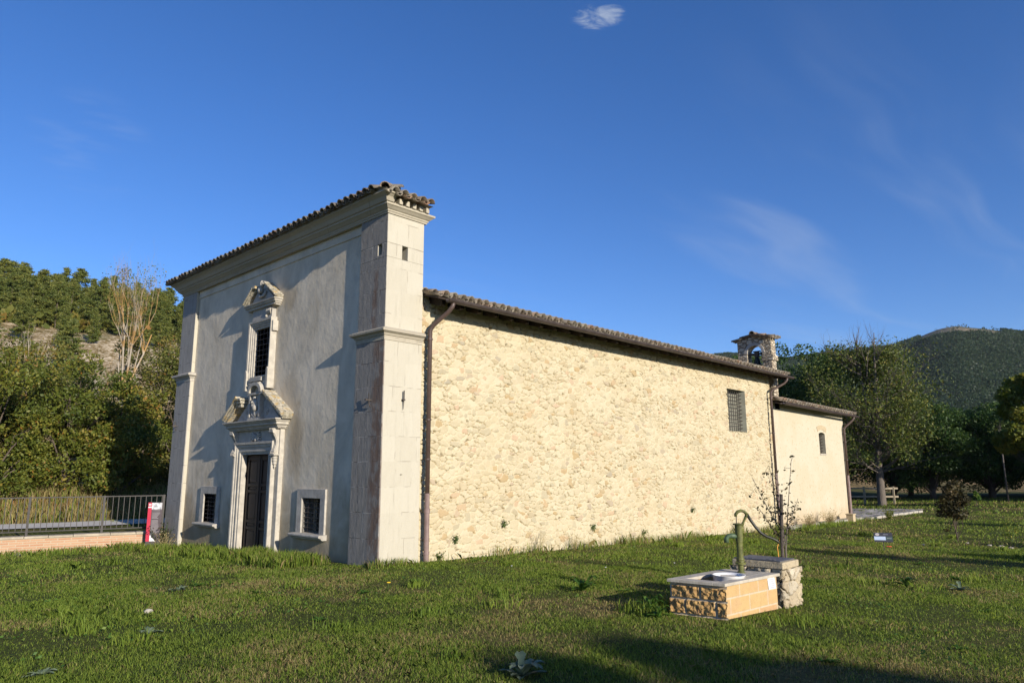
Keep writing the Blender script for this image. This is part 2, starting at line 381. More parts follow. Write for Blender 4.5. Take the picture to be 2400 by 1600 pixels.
def fn_wood(t):
    p = t.pos(); n = t.noise(t.scale(p, (14, 14, 0.9)), 3, 5, 0.6, 0.3); n2 = t.noise(p, 3, 3)
    c = t.mix(n, (0.016, 0.009, 0.006), (0.05, 0.028, 0.017)); c = t.mix(t.math('MULTIPLY', n2, 0.3), c, (0.06, 0.036, 0.024))
    return c, t.bump(n, 0.4, 0.006)
M['door'] = mat('dark walnut door', fn_wood, 0.6, 0.4)
M['glass_dark'] = mat('dark dusty glass', simple((0.014, 0.014, 0.014), (0.05, 0.046, 0.040), 5, 0.1), 0.25, 0.5)
M['dark'] = mat('unlit interior', simple((0.01, 0.009, 0.008), (0.02, 0.018, 0.016), 3), 0.95, 0.1)
M['board'] = mat('grey green shutter board', simple((0.160, 0.164, 0.132), (0.224, 0.224, 0.180), 3, 0.2), 0.8)
M['bronze'] = mat('dark bronze', simple((0.022, 0.026, 0.022), (0.05, 0.055, 0.045), 12, 0.2), 0.5, 0.5, 0.6)
def fn_brick(t):
    p = t.pos(); x, y, z = t.sep(p)[:3]
    b = t.new('ShaderNodeTexBrick'); t.put(b.inputs['Vector'], t.comb(t.math('MULTIPLY', y, 1.04), z, 0.0))
    b.inputs['Scale'].default_value = 1; b.inputs['Brick Width'].default_value = 0.27; b.inputs['Row Height'].default_value = 0.056; b.inputs['Mortar Size'].default_value = 0.010
    t.put(b.inputs['Color1'], (0.37, 0.165, 0.085)); t.put(b.inputs['Color2'], (0.44, 0.26, 0.15)); t.put(b.inputs['Mortar'], (0.42, 0.34, 0.24))
    n = t.noise(p, 7, 5, 0.6)
    return t.mix(t.math('MULTIPLY', n, 0.4), b.outputs[0], (0.44, 0.35, 0.26)), t.bump(t.math('SUBTRACT', n, b.outputs['Fac']), 0.5, 0.012)
M['brick'] = mat('thin red brick', fn_brick, 0.92)
M['coping'] = mat('pale wall coping', simple((0.302, 0.266, 0.209), (0.432, 0.382, 0.295), 6, 0.4), 0.92)
M['concrete'] = mat('pale concrete', simple((0.322, 0.301, 0.259), (0.434, 0.406, 0.343), 6, 0.3), 0.92)
def fn_block(t):      # yellow tuff blocks with pale joints
    tc = t.new('ShaderNodeTexCoord').outputs['Object']; x, y, z = t.sep(tc)[:3]
    b = t.new('ShaderNodeTexBrick'); t.put(b.inputs['Vector'], t.comb(t.math('ADD', t.math('ADD', x, y), 0.06), t.math('ADD', z, -0.047), 0.0))
    b.inputs['Scale'].default_value = 1; b.inputs['Brick Width'].default_value = 0.42; b.inputs['Row Height'].default_value = 0.165; b.inputs['Mortar Size'].default_value = 0.011; b.inputs['Mortar Smooth'].default_value = 0.3
    t.put(b.inputs['Color1'], (0.47, 0.33, 0.15)); t.put(b.inputs['Color2'], (0.43, 0.26, 0.14)); t.put(b.inputs['Mortar'], (0.47, 0.40, 0.28))
    n = t.noise(tc, 16, 5, 0.65); n2 = t.noise(tc, 60, 4, 0.6); n3 = t.noise(tc, 5, 2)
    c = t.mix(t.math('MULTIPLY', t.step(n, 0.4, 0.7), 0.35), b.outputs[0], (0.36, 0.23, 0.10))
    c = t.mix(t.math('MULTIPLY', t.step(n3, 0.5, 0.7), 0.3), c, (0.44, 0.27, 0.165))
    return c, t.bump(t.math('SUBTRACT', t.math('ADD', n2, t.math('MULTIPLY', n, 1.2)), t.math('MULTIPLY', b.outputs['Fac'], 1.2)), 0.35, 0.01)
M['block'] = mat('yellow tuff block', fn_block, 0.92)
def fn_split(t):
    tc = t.new('ShaderNodeTexCoord').outputs['Object']; v = t.attr('m'); n = t.noise(tc, 26, 6, 0.7); n2 = t.noise(tc, 9, 3)
    c = t.mix(t.step(n, 0.3, 0.7), (0.26, 0.145, 0.06), (0.52, 0.34, 0.13)); c = t.mix(t.math('MULTIPLY', t.step(n2, 0.5, 0.7), 0.5), c, (0.20, 0.12, 0.07))
    return t.mix(v, c, (0.42, 0.37, 0.29)), t.bump(t.math('ADD', n, n2), 0.7, 0.015)
M['lintel'] = mat('pale lintel brick', simple((0.40, 0.32, 0.20), (0.45, 0.37, 0.245), 12, 0.3), 0.92)
M['split'] = mat('split faced tuff', fn_split, 0.95)
M['slab'] = mat('pale stone rim', simple((0.360, 0.324, 0.259), (0.475, 0.432, 0.353), 9, 0.4), 0.9)
M['enamel'] = mat('white enamel', simple((0.595, 0.603, 0.612), (0.680, 0.680, 0.680), 4, 0.02), 0.25, 0.5)
M['steel'] = mat('dull grey steel lid', simple((0.085, 0.087, 0.095), (0.15, 0.152, 0.16), 7, 0.1), 0.5, 0.5, 0.3)
def fn_pump(t):
    p = t.pos(); n = t.noise(p, 14, 5, 0.62); n2 = t.noise(t.scale(p, (1, 1, .5)), 34, 5, 0.7)
    c = t.mix(t.step(n, 0.3, 0.7), (0.07, 0.08, 0.019), (0.135, 0.142, 0.038)); c = t.mix(t.math('MULTIPLY', t.step(n2, 0.57, 0.63), 0.85), c, (0.075, 0.045, 0.022))
    return c, t.bump(t.math('ADD', n, n2), 0.35, 0.006)
M['pump'] = mat('chipped olive green paint', fn_pump, 0.6, 0.4)
M['pump_dark'] = mat('worn black handle', simple((0.012, 0.012, 0.010), (0.035, 0.037, 0.02), 12, 0.2), 0.5, 0.5)
M['pump_spout'] = mat('bluish green paint', simple((0.045, 0.085, 0.045), (0.085, 0.13, 0.07), 14, 0.2), 0.5, 0.45)
M['paper'] = mat('white paper', simple((0.576, 0.584, 0.608), (0.624, 0.632, 0.640), 5, 0.05), 0.7)
M['ink'] = mat('blue grey ink', simple((0.18, 0.19, 0.24), (0.26, 0.27, 0.32), 30, 0.0), 0.8)
M['stake'] = mat('dark wooden stake', simple((0.045, 0.038, 0.032), (0.11, 0.09, 0.075), 18, 0.5), 0.9)
M['orange'] = mat('orange cord', simple((0.65, 0.28, 0.05), (0.75, 0.36, 0.08), 10, 0.1), 0.7)
M['sign_dark'] = mat('dark sign face', simple((0.022, 0.022, 0.028), (0.035, 0.035, 0.042), 4, 0.0), 0.4, 0.5)
M['sign_blue'] = mat('pale blue sign band', simple((0.36, 0.45, 0.60), (0.42, 0.51, 0.66), 4, 0.0), 0.4, 0.5)
M['sign_green'] = mat('dark green sign box', simple((0.03, 0.06, 0.055), (0.05, 0.085, 0.075), 9, 0.0), 0.4, 0.5)
M['panel_grey'] = mat('grey brown panel', simple((0.085, 0.068, 0.072), (0.11, 0.09, 0.095), 4, 0.0), 0.5, 0.5)
M['panel_red'] = mat('crimson panel band', simple((0.496, 0.036, 0.068), (0.576, 0.052, 0.088), 4, 0.0), 0.45, 0.5)
M['panel_text'] = mat('pale panel text', simple((0.33, 0.31, 0.32), (0.40, 0.37, 0.38), 4, 0.0), 0.5)
M['panel_photo'] = mat('black and white photo print', simple((0.20, 0.21, 0.23), (0.85, 0.85, 0.86), 14, 0.0), 0.5)
M['white'] = mat('white print', simple((0.72, 0.72, 0.72), (0.8, 0.8, 0.8), 4, 0.0), 0.5)
M['red'] = mat('coral red petals', simple((0.70, 0.10, 0.05), (0.80, 0.16, 0.08), 10, 0.1), 0.6)
M['yellow'] = mat('yellow petals', simple((0.78, 0.52, 0.02), (0.85, 0.62, 0.04), 10, 0.1), 0.6)
M['fence'] = mat('weathered pale timber', simple((0.272, 0.232, 0.160), (0.384, 0.336, 0.240), 6, 0.3), 0.9)
M['road'] = mat('grey road', simple((0.46, 0.44, 0.40), (0.60, 0.57, 0.52), 3, 0.2), 0.92)
def fn_gravel(t):
    p = t.pos(); vo = t.new('ShaderNodeTexVoronoi'); t.put(vo.inputs['Vector'], t.scale(p, (1, 1, 1))); vo.inputs['Scale'].default_value = 5
    n = t.noise(p, 1.2, 5, 0.65); c = t.ramp(t.sep(vo.outputs['Color'])[0], [(0, (0.10, 0.085, 0.065)), (0.5, (0.36, 0.32, 0.27)), (1, (0.62, 0.57, 0.49))])
    return t.mix(t.step(n, 0.5, 0.62), c, (0.12, 0.10, 0.055)), t.bump(vo.outputs[0], 0.8, 0.05)
M['gravel'] = mat('pale gravel', fn_gravel, 0.95)

def bark(name, c1, c2, moss=None):
    def fn(t):
        p = t.pos(); n = t.noise(t.scale(p, (5, 5, 1)), 3, 6, 0.65); n2 = t.noise(p, 1.1, 4, 0.6)
        c = t.mix(n, c1, c2)
        if moss: c = t.mix(t.math('MULTIPLY', t.step(n2, 0.42, 0.56), 0.9), c, moss)
        return c, t.bump(n, 0.8, 0.03)
    return mat(name, fn, 0.95)
M['bark'] = bark('brown bark', (0.055, 0.042, 0.032), (0.15, 0.12, 0.095))
M['bark_pale'] = bark('pale poplar bark', (0.25, 0.215, 0.165), (0.46, 0.41, 0.335), (0.34, 0.20, 0.06))
M['bark_grey'] = bark('grey walnut bark', (0.07, 0.058, 0.048), (0.19, 0.165, 0.14))
def leafmat(name, stops, tr=0.35):
    def fn(t):
        v = t.attr('v'); return t.ramp(v, stops)
    return mat(name, fn, 0.55, 0.35, transl=tr)
M['leaf_hedge'] = leafmat('autumn green leaves', [(0, (0.050, 0.080, 0.014)), (0.45, (0.115, 0.145, 0.022)), (0.78, (0.20, 0.20, 0.030)), (0.92, (0.27, 0.20, 0.034)), (1.0, (0.30, 0.15, 0.03))])
M['leaf_olive'] = leafmat('olive brown leaves', [(0, (0.061, 0.081, 0.016)), (0.5, (0.128, 0.142, 0.027)), (0.85, (0.203, 0.169, 0.035)), (1.0, (0.270, 0.135, 0.034))])
M['leaf_green'] = leafmat('fresh green leaves', [(0, (0.033, 0.085, 0.013)), (0.6, (0.078, 0.163, 0.021)), (1.0, (0.169, 0.234, 0.033))])
M['leaf_oak'] = leafmat('dark oak leaves', [(0, (0.026, 0.061, 0.013)), (0.5, (0.052, 0.104, 0.019)), (0.9, (0.109, 0.152, 0.026)), (1.0, (0.160, 0.189, 0.035))])
M['leaf_walnut'] = leafmat('yellowing leaves', [(0, (0.048, 0.078, 0.013)), (0.5, (0.095, 0.130, 0.020)), (0.9, (0.165, 0.18, 0.028)), (1.0, (0.24, 0.20, 0.04))])
M['leaf_poplar'] = leafmat('yellow green leaves', [(0, (0.06, 0.10, 0.012)), (0.5, (0.14, 0.17, 0.020)), (1.0, (0.30, 0.26, 0.04))])
M['leaf_dry'] = leafmat('dull bronze leaves', [(0, (0.026, 0.026, 0.012)), (0.6, (0.066, 0.060, 0.022)), (1.0, (0.132, 0.090, 0.034))])
M['leaf_thistle'] = leafmat('grey green leaves', [(0, (0.10, 0.145, 0.075)), (1.0, (0.24, 0.29, 0.19))], 0.2)
M['needle'] = leafmat('pine needles', [(0, (0.060, 0.095, 0.022)), (0.5, (0.135, 0.165, 0.036)), (0.85, (0.215, 0.225, 0.05)), (1.0, (0.26, 0.24, 0.06))], 0.35)
M['forest'] = leafmat('far oak wood', [(0, (0.030, 0.058, 0.026)), (0.5, (0.038, 0.070, 0.030)), (1.0, (0.052, 0.085, 0.034))], 0.5)
M['straw'] = leafmat('dry straw', [(0, (0.22, 0.17, 0.075)), (1.0, (0.46, 0.38, 0.20))], 0.3)

def patch(t, p):
    n = t.noise(p, 0.33, 5, 0.62, 0.5); n2 = t.noise(p, 1.7, 4, 0.6)
    return t.math('ADD', t.math('MULTIPLY', n, 0.65), t.math('MULTIPLY', n2, 0.35))
def fn_ground(t):
    p = t.pos(); x, y, z = t.sep(p)[:3]; q = patch(t, p); n = t.noise(p, 22, 5, 0.7)
    c = t.ramp(q, [(0.34, (0.055, 0.085, 0.014)), (0.50, (0.085, 0.105, 0.022)), (0.62, (0.17, 0.14, 0.05))])
    c = t.mix(t.step(n, 0.35, 0.7), t.mix(0.6, c, (0.035, 0.026, 0.012)), c)
    bank = t.math('MULTIPLY', t.math('SUBTRACT', 1.0, t.step(x, -16.6, -16.0)), t.step(x, -24.0, -21.0))
    c = t.mix(t.math('MULTIPLY', bank, 0.9), c, t.mix(n, (0.22, 0.125, 0.05), (0.38, 0.22, 0.09)))
    return c, t.bump(n, 0.8, 0.05)
M['ground'] = mat('meadow soil', fn_ground, 0.97, 0.1)
def fn_grass(t):
    p = t.pos(); v = t.attr('v'); dry = t.attr('d'); q = patch(t, p)
    g = t.ramp(v, [(0, (0.078, 0.135, 0.018)), (0.5, (0.160, 0.235, 0.030)), (1.0, (0.27, 0.33, 0.05))])
    s_ = t.ramp(v, [(0, (0.19, 0.15, 0.055)), (1.0, (0.44, 0.36, 0.16))])
    k = t.math('GREATER_THAN', t.math('ADD', t.step(q, 0.44, 0.70), t.math('MULTIPLY', dry, -1.0)), 0.0)
    return t.mix(k, g, s_)
M['grass'] = mat('lawn blades', fn_grass, 0.6, 0.25, transl=0.42)
def fn_hill(t):
    p = t.pos(); z = t.sep(p)[2]; n = t.noise(p, 0.09, 6, 0.65); n2 = t.noise(p, 0.55, 6, 0.75); n3 = t.noise(p, 2.2, 4, 0.7)
    c = t.mix(t.step(n2, 0.35, 0.65), (0.15, 0.115, 0.05), (0.30, 0.21, 0.10))
    band = t.math('MULTIPLY', t.step(z, 5.0, 8.0), t.math('SUBTRACT', 1.0, t.step(z, 17.5, 20.5)))
    sc = t.math('MULTIPLY', band, t.step(t.math('ADD', t.math('MULTIPLY', n2, 0.7), t.math('MULTIPLY', n3, 0.3)), 0.48, 0.56))
    c = t.mix(sc, c, t.mix(t.step(n3, 0.35, 0.65), (0.26, 0.20, 0.12), (0.60, 0.51, 0.365)))
    c = t.mix(t.math('MULTIPLY', t.step(n, 0.52, 0.62), 0.6), c, (0.11, 0.11, 0.04))
    return c, t.bump(t.math('ADD', n2, n3), 0.5, 0.35)
M['hill'] = mat('scree hillside', fn_hill, 0.97, 0.1)
def fn_mount(t):
    p = t.pos(); z = t.sep(p)[2]; n = t.noise(p, 0.03, 6, 0.7); n2 = t.noise(p, 0.006, 4, 0.6)
    c = t.mix(n, (0.026, 0.046, 0.022), (0.055, 0.078, 0.034))
    top = t.math('MULTIPLY', t.step(z, 140, 152), t.step(n2, 0.30, 0.44))
    return t.mix(top, c, (0.21, 0.175, 0.12)), t.bump(n, 1.0, 8.0)
M['mountain'] = mat('wooded mountain', fn_mount, 0.97, 0.1)
# ------------------------------------------------------------------ terrain
def wall_s(x, y):           # distance beyond the brick wall / west side of the church
    xl = np.where(y < -0.4, -9.0 + 0.276 * (y + 0.4), -9.0)
    return xl - x
def ground_z(x, y):
    x = np.asarray(x, float); y = np.asarray(y, float)
    yy = np.clip(y, 0, 16)
    near = -0.028 * np.clip(-x, 0, 9.5) - 0.0195 * yy
    s = wall_s(x, y)
    far = 0.02 + 0.78 * sstep(7.0, 9.6, s)
    tw = sstep(0.25, 0.9, s)
    tw = tw * (1 - sstep(6, 20, y)) + sstep(2, 14, s) * sstep(6, 20, y)
    z = near * (1 - tw) + far * tw
    dd = np.hypot(x - CAM[0], y - CAM[1])
    z = z + 0.05 * (fbm(x * 0.35, y * 0.35, 3) - 0.47) * sstep(1.5, 6, dd) * (1 - tw)
    z = z + 2.5 * sstep(120, 400, dd) * (fbm(x * .01, y * .01, 9) - .47)
    return z
def gz(x, y): return float(ground_z(np.array([x]), np.array([y]))[0])

def axis_grid(c, near, step0, far, grow):
    a = list(np.arange(0, near, step0)); st_ = step0
    while a[-1] < far: st_ *= grow; a.append(a[-1] + st_)
    a = np.array(a); return c + np.concatenate([-a[:0:-1], a])
gx = axis_grid(0.0, 24, 0.25, 2000, 1.16); gy = axis_grid(6.0, 24, 0.25, 2000, 1.16)
GX, GY = np.meshgrid(gx, gy, indexing='ij')
def grid_faces(a, b):
    i, j = np.meshgrid(np.arange(a - 1), np.arange(b - 1), indexing='ij'); i = i.ravel(); j = j.ravel()
    return np.stack([i * b + j, (i + 1) * b + j, (i + 1) * b + j + 1, i * b + j + 1], 1)
me = np_mesh('ground', np.stack([GX.ravel(), GY.ravel(), ground_z(GX, GY).ravel()], 1), grid_faces(len(gx), len(gy)))
tag(link('ground', me, M['ground'], smooth=True), kind='structure')

# hills: polar height field round the meadow
def hill_h(az, dd):
    """near wooded ridge; az in degrees from +Y, dd metres from the meadow's edge"""
    top = np.interp(az, [-110, -80, -70, -58, -50, -36, -31, -26.5, -22, -15, -8, 5], [30, 29, 28, 27, 26, 23, 20.5, 17, 14, 8, 3, 1])
    pr = np.interp(dd, [0, 34, 50, 68, 86, 104, 125, 155, 200, 330], [-1.0, -0.2, 0.115, 0.30, 0.50, 0.69, 0.83, 1.0, 1.02, 0.9])
    back = np.interp(az, [-60, -40], [0, 1])               # further away behind the nave
    pr2 = np.interp(dd, [0, 60, 90, 130, 165, 200, 330], [-1.0, -0.5, 0.1, 0.62, 1.0, 1.05, 0.9])
    return top * (pr * (1 - back) + pr2 * back)
def polar(name, h, a0, a1, na, d0, d1, nd, amp, fs, mtl):
    A = np.linspace(a0, a1, na); D = np.linspace(d0, d1, nd); AA, DD = np.meshgrid(A, D, indexing='ij')
    X = CAM[0] + DD * np.sin(np.radians(AA)); Y = CAM[1] + DD * np.cos(np.radians(AA))
    H = h(AA, DD); Z = H + amp * (fbm(X * fs, Y * fs, 5, 5) - 0.48) * np.clip(H / 6, 0, 1)
    o = link(name, np_mesh(name, np.stack([X.ravel(), Y.ravel(), Z.ravel()], 1), grid_faces(na, nd)), mtl, smooth=True)
    return tag(o, kind='structure')
hills = polar('hills', hill_h, -112, 2, 220, 34, 330, 130, 3.2, 0.07, M['hill'])
def mount_h(az, dd):
    top = np.interp(az, [-50, -36, -26, -22, -19, -16.4, -15.2, -13.6, -12, -10.9, -9.5, -7.2, -3, 6, 20], [120, 148, 149, 143, 149, 149, 150, 159, 170, 173, 166, 153, 138, 120, 100])
    pr = np.interp(dd, [330, 420, 560, 720, 860, 960, 1100, 1400], [-0.1, 0.02, 0.26, 0.56, 0.84, 1.0, 1.0, 0.8])
    return top * pr * 0.985
mountain = polar('mountain', mount_h, -52, 22, 220, 330, 1400, 110, 14.0, 0.012, M['mountain'])

# road beyond the brick wall, gravel path behind the annex
def sheet(name, poly, mtl, dz=0.012, n=24, width=None):
    mb = MB()
    for (a, b) in zip(poly[:-1], poly[1:]):
        pass
    return mb
rv = []; 
for k in range(60):
    y = -22 + k * 1.2; xl = -9.0 + 0.276 * (min(y, -0.4) + 0.4)
    xa, xb = xl - 4.2, xl - 6.6
    rv += [(xa, y, gz(xa, y) + 0.03), (xb, y, gz(xb, y) + 0.03)]
rd = MB(); rd.add(rv, [(2 * i, 2 * i + 1, 2 * i + 3, 2 * i + 2) for i in range(59)])
tag(rd.build('road', M['road']), kind='structure')
pv = []; 
for k in range(15):
    q = k / 14; y = 22.5 + 9.5 * q; xr = 0.45 + 0.25 * math.sin(q * 5); xl = -0.6 - 4.5 * q
    for j in range(6):
        x = xl + (xr - xl) * j / 5; pv.append((x, y, gz(x, y) + 0.035))
gp = MB(); gp.add(pv, [(i * 6 + j, i * 6 + j + 1, i * 6 + j + 7, i * 6 + j + 6) for i in range(14) for j in range(5)])
tag(gp.build('gravel_path', M['gravel']), kind='structure')
kb = MB(); 
for k in range(10):
    y = 22.75 + k * 0.66; x = 0.42 + 0.02 * k; kb.box(x, y, gz(x, y) - .1, x + 0.16, y + 0.63, gz(x, y) + 0.09)
tag(kb.build('stone_kerb', M['concrete'], bevel=0.012), 'pale stone kerb edging the gravel path behind the annex', 'kerb')

# ------------------------------------------------------------------ church
church = thing('church', 'old stone church with tall plastered facade, rubble side wall and bell gable', 'church', (-4.5, 0, 0))
YW = 0.09; DP = 0.845; PW = 0.845; ZT = 6.2
XYZ = lambda x, y, h: (x, y, h)
# facade wall with real openings (strips round door and windows)
DX0, DX1, DZ = -5.02, -3.86, 1.92
WX0, WX1, WZ0, WZ1 = -4.86, -4.22, 3.60, 4.66
LW = [(-7.0, -6.34, 0.42, 1.06), (-2.59, -1.93, 0.42, 1.06)]
xs = sorted({-9 + PW, -PW, DX0, DX1, WX0, WX1, *[w[0] for w in LW], *[w[1] for w in LW]})
zs = sorted({-0.8, DZ, WZ0, WZ1, LW[0][2], LW[0][3], ZT + .3})
def is_open(xm, zm):
    if DX0 < xm < DX1 and zm < DZ: return True
    if WX0 < xm < WX1 and WZ0 < zm < WZ1: return True
    return any(a < xm < b and c < zm < d for a, b, c, d in LW)
fw = MB()
NX, NZ = len(xs), len(zs)
keep = {(i, j): not is_open((xs[i] + xs[i + 1]) / 2, (zs[j] + zs[j + 1]) / 2) for i in range(NX - 1) for j in range(NZ - 1)}
ids = {}
def vid(i, j, s_):
    if (i, j, s_) not in ids: ids[(i, j, s_)] = len(fw.V); fw.V.append((xs[i], YW if s_ == 0 else DP, zs[j]))
    return ids[(i, j, s_)]
for (i, j), k in keep.items():
    if not k: continue
    fw.F.append((vid(i, j, 0), vid(i + 1, j, 0), vid(i + 1, j + 1, 0), vid(i, j + 1, 0)))
    fw.F.append((vid(i, j, 1), vid(i, j + 1, 1), vid(i + 1, j + 1, 1), vid(i + 1, j, 1)))
    for di, dj, e in ((-1, 0, ((0, 0), (0, 1))), (1, 0, ((1, 0), (1, 1))), (0, -1, ((0, 0), (1, 0))), (0, 1, ((0, 1), (1, 1)))):
        if not keep.get((i + di, j + dj), False):
            (a, b), (c, d2) = e
            fw.F.append((vid(i + a, j + b, 0), vid(i + c, j + d2, 0), vid(i + c, j + d2, 1), vid(i + a, j + b, 1)))
facade = fw.build('facade_wall', M['plaster'], church)
fz = MB(); fz.box(-9 + PW, YW - 0.022, 5.96, -PW, YW + 0.02, 6.19); fz.build('frieze_band', M['plaster'], church, bevel=0.006)

# corner pilasters: shaft below and above the impost moulding, put-log holes in the right one
def pilaster(x0, x1, right):
    mb = MB(); b = 0.018
    mb.add([(x0 - b, -b, -0.8), (x1 + b, -b, -0.8), (x1 + b, DP, -0.8), (x0 - b, DP, -0.8), (x0, -0.004, 3.9), (x1, -0.004, 3.9), (x1, DP, 3.9), (x0, DP, 3.9)],
           [(0, 3, 2, 1), (4, 5, 6, 7), (0, 1, 5, 4), (1, 2, 6, 5), (2, 3, 7, 6), (3, 0, 4, 7)])
    if not right:
        mb.box(x0 + .01, 0.006, 3.9, x1 - .01, DP, ZT + 0.3)
    else:   # upper shaft with two square holes
        X0, X1 = x0 + .01, x1 - .01
        hz0, hz1 = 5.335, 5.60
        mb.box(X0, 0.006, 3.9, X1, DP, hz0); mb.box(X0, 0.006, hz1, X1, DP, ZT + .3)
        mb.box(X0, 0.006, hz0, -0.29, 0.345, hz1); mb.box(X0, 0.475, hz0, -0.171, DP, hz1); mb.box(-0.289, 0.3, hz0, -0.171, 0.344, hz1)
        mb.box(-0.29, 0.006, hz0, -0.17, 0.3, hz0 + .06); mb.box(-0.17, 0.006, hz0, X1, 0.345, hz1)
        mb.box(-0.17, 0.475, hz0, X1, DP, hz1); mb.box(-0.57, 0.346, hz0, -0.30, 0.474, hz1)
    p = mb.build('pilaster', M['pilaster'], church, bevel=0.008)
    prof = [(-0.03, 3.82), (0.012, 3.82), (0.016, 3.90), (0.035, 3.905), (0.04, 3.93), (0.075, 3.955), (0.10, 3.965), (0.105, 4.0), (0.09, 4.015), (0.02, 4.045), (-0.03, 4.05)]
    s = MB(); s.sweep([(x0, YW + .0), (x0, 0), (x1, 0), (x1, DP if right else YW)][::1] if right else [(x0, DP), (x0, 0), (x1, 0), (x1, YW)], prof, XYZ)
    s.build('impost_moulding', M['dressed'] if not right else M['cornice'], p)
    return p
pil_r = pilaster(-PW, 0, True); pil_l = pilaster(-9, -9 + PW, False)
pil_r['label'] = 'right corner pilaster with rust-brown streaks and two small square holes'
pil_l['label'] = 'grey left corner pilaster'
# iron wall anchors
an = MB(); an.tube([(0.035, 0.42, 2.62), (0.05, 0.42, 2.80)], [0.004, 0.011], 6); an.tube([(0.05, 0.42, 2.78), (0.05, 0.42, 2.95)], 0.012, 6); an.box(0.0, 0.395, 2.775, 0.06, 0.445, 2.80); an.build('wall_anchor', M['iron'], pil_r)
an = MB(); an.tube([(-0.33, -0.025, 2.66), (-0.33, -0.05, 2.72), (-0.33, -0.06, 2.9)], 0.010, 6); an.box(-0.345, -0.13, 2.765, -0.315, 0.0, 2.795); an.build('wall_anchor', M['iron'], pil_r)
an = MB(); an.tube([(0.025, 0.40, 1.50), (0.025, 0.46, 1.50), (0.025, 0.40, 1.45), (0.025, 0.46, 1.45)], 0.006, 5); an.build('wall_hook', M['iron'], pil_r)
an = MB(); an.tube([(-8.75, -0.02, 2.60), (-8.75, -0.05, 2.66), (-8.75, -0.06, 2.82)], 0.010, 6); an.box(-8.765, -0.12, 2.70, -8.735, 0.0, 2.73); an.build('wall_anchor', M['iron'], pil_l)

# main cornice
prof = [(-0.05, 6.14), (0.012, 6.14), (0.018, 6.165), (0.035, 6.18), (0.035, 6.20), (0.06, 6.215), (0.10, 6.25), (0.125, 6.265), (0.125, 6.30), (0.15, 6.305), (0.165, 6.33), (0.19, 6.375), (0.235, 6.41), (0.265, 6.425), (0.265, 6.465), (-0.05, 6.465)]
cn = MB(); cn.sweep([(-9, DP), (-9, 0), (0, 0), (0, 0.012)], prof, XYZ)
prof2 = [(-0.05, 6.14), (0.012, 6.14), (0.018, 6.165), (0.035, 6.18), (0.035, 6.20), (0.06, 6.215), (0.10, 6.25), (0.125, 6.265), (0.125, 6.30), (-0.05, 6.30)]
cn.sweep([(0, 0.014), (0, DP + .03), (-0.6, DP + .03)], prof2, XYZ)
cornice = cn.build('cornice', M['cornice'], church)
cb = MB()
for k in range(5):
    y = 0.13 + k * 0.155; cb.box(-0.05, y, 6.302, 0.16, y + 0.075, 6.40)
cb.box(-0.05, 0.02, 6.302, 0.03, DP + 0.02, 6.46)
cb.build('dentil_course', M['cornice'], cornice, bevel=0.006)

# barrel tiles -------------------------------------------------------
TV = []
class Tiles:
    def __init__(s): s.V = []; s.F = []; s.A = []; s.rng = random.Random(5)
    def tile(s, lo, hi, side, nrm, r0, r1, convex=True, th=0.016, n=6):
        """half-barrel from lo (eave end) to hi, side & nrm unit vectors"""
        lo, hi, side, nrm = [Vector(q) for q in (lo, hi, side, nrm)]
        b = len(s.V); a = s.rng.random(); sg = 1 if convex else -1
        for p, r in ((lo, r0), (hi, r1)):
            for rr in (r, r - th):
                for k in range(n + 1):
                    w = math.pi * k / n
                    s.V.append(p + side * (math.cos(w) * rr) + nrm * (sg * math.sin(w) * rr)); s.A.append(a)
        m_ = n + 1
        for k in range(n):
            s.F += [(b + k, b + k + 1, b + 2 * m_ + k + 1, b + 2 * m_ + k), (b + m_ + k, b + 3 * m_ + k, b + 3 * m_ + k + 1, b + m_ + k + 1), (b + k, b + m_ + k, b + m_ + k + 1, b + k + 1), (b + 2 * m_ + k, b + 2 * m_ + k + 1, b + 3 * m_ + k + 1, b + 3 * m_ + k)]
        for k in (0, n): s.F.append((b + k, b + 2 * m_ + k, b + 3 * m_ + k, b + m_ + k))
    def slope(s, origin, along, up, nrm, length, rise, pitch=0.205, tl=0.40, jit=0.012, exp=0.33):
        """origin: eave corner; along: eave direction; up: up-slope direction; nrm"""
        O, A, U, N = [Vector(q) for q in (origin, along, up, nrm)]
        nc = max(1, int(length / pitch)); rows = max(1, int(math.ceil(rise / exp)))
        for c in range(nc):
            for r in range(rows):
                j = lambda q=jit: s.rng.uniform(-q, q)
                p = O + A * ((c + .5) * pitch + j()) + U * (r * exp + j(0.02)) + N * (0.03 + 0.006 + j(.006))
                q = O + A * ((c + .5) * pitch + j()) + U * (min(r * exp + tl, rise + .05)) + N * (0.012 + j(.006))
                s.tile(p, q, A, N, 0.085, 0.066)
                p2 = O + A * (c * pitch + j()) + U * (r * exp + 0.03 + j(0.015)) + N * (0.055 + j(.004)); q2 = O + A * (c * pitch + j()) + U * (min(r * exp + tl, rise + .05)) + N * (0.04)
                s.tile(p2, q2, A, N, 0.072, 0.085, convex=False)
    def build(s, name, parent):
        off = rootloc(parent); F = np.array(s.F); V = np.array([tuple(v) for v in s.V]) - off
        me = np_mesh(name, V, F, {'v': s.A}); return link(name, me, M['tile'], parent)
tl = Tiles()
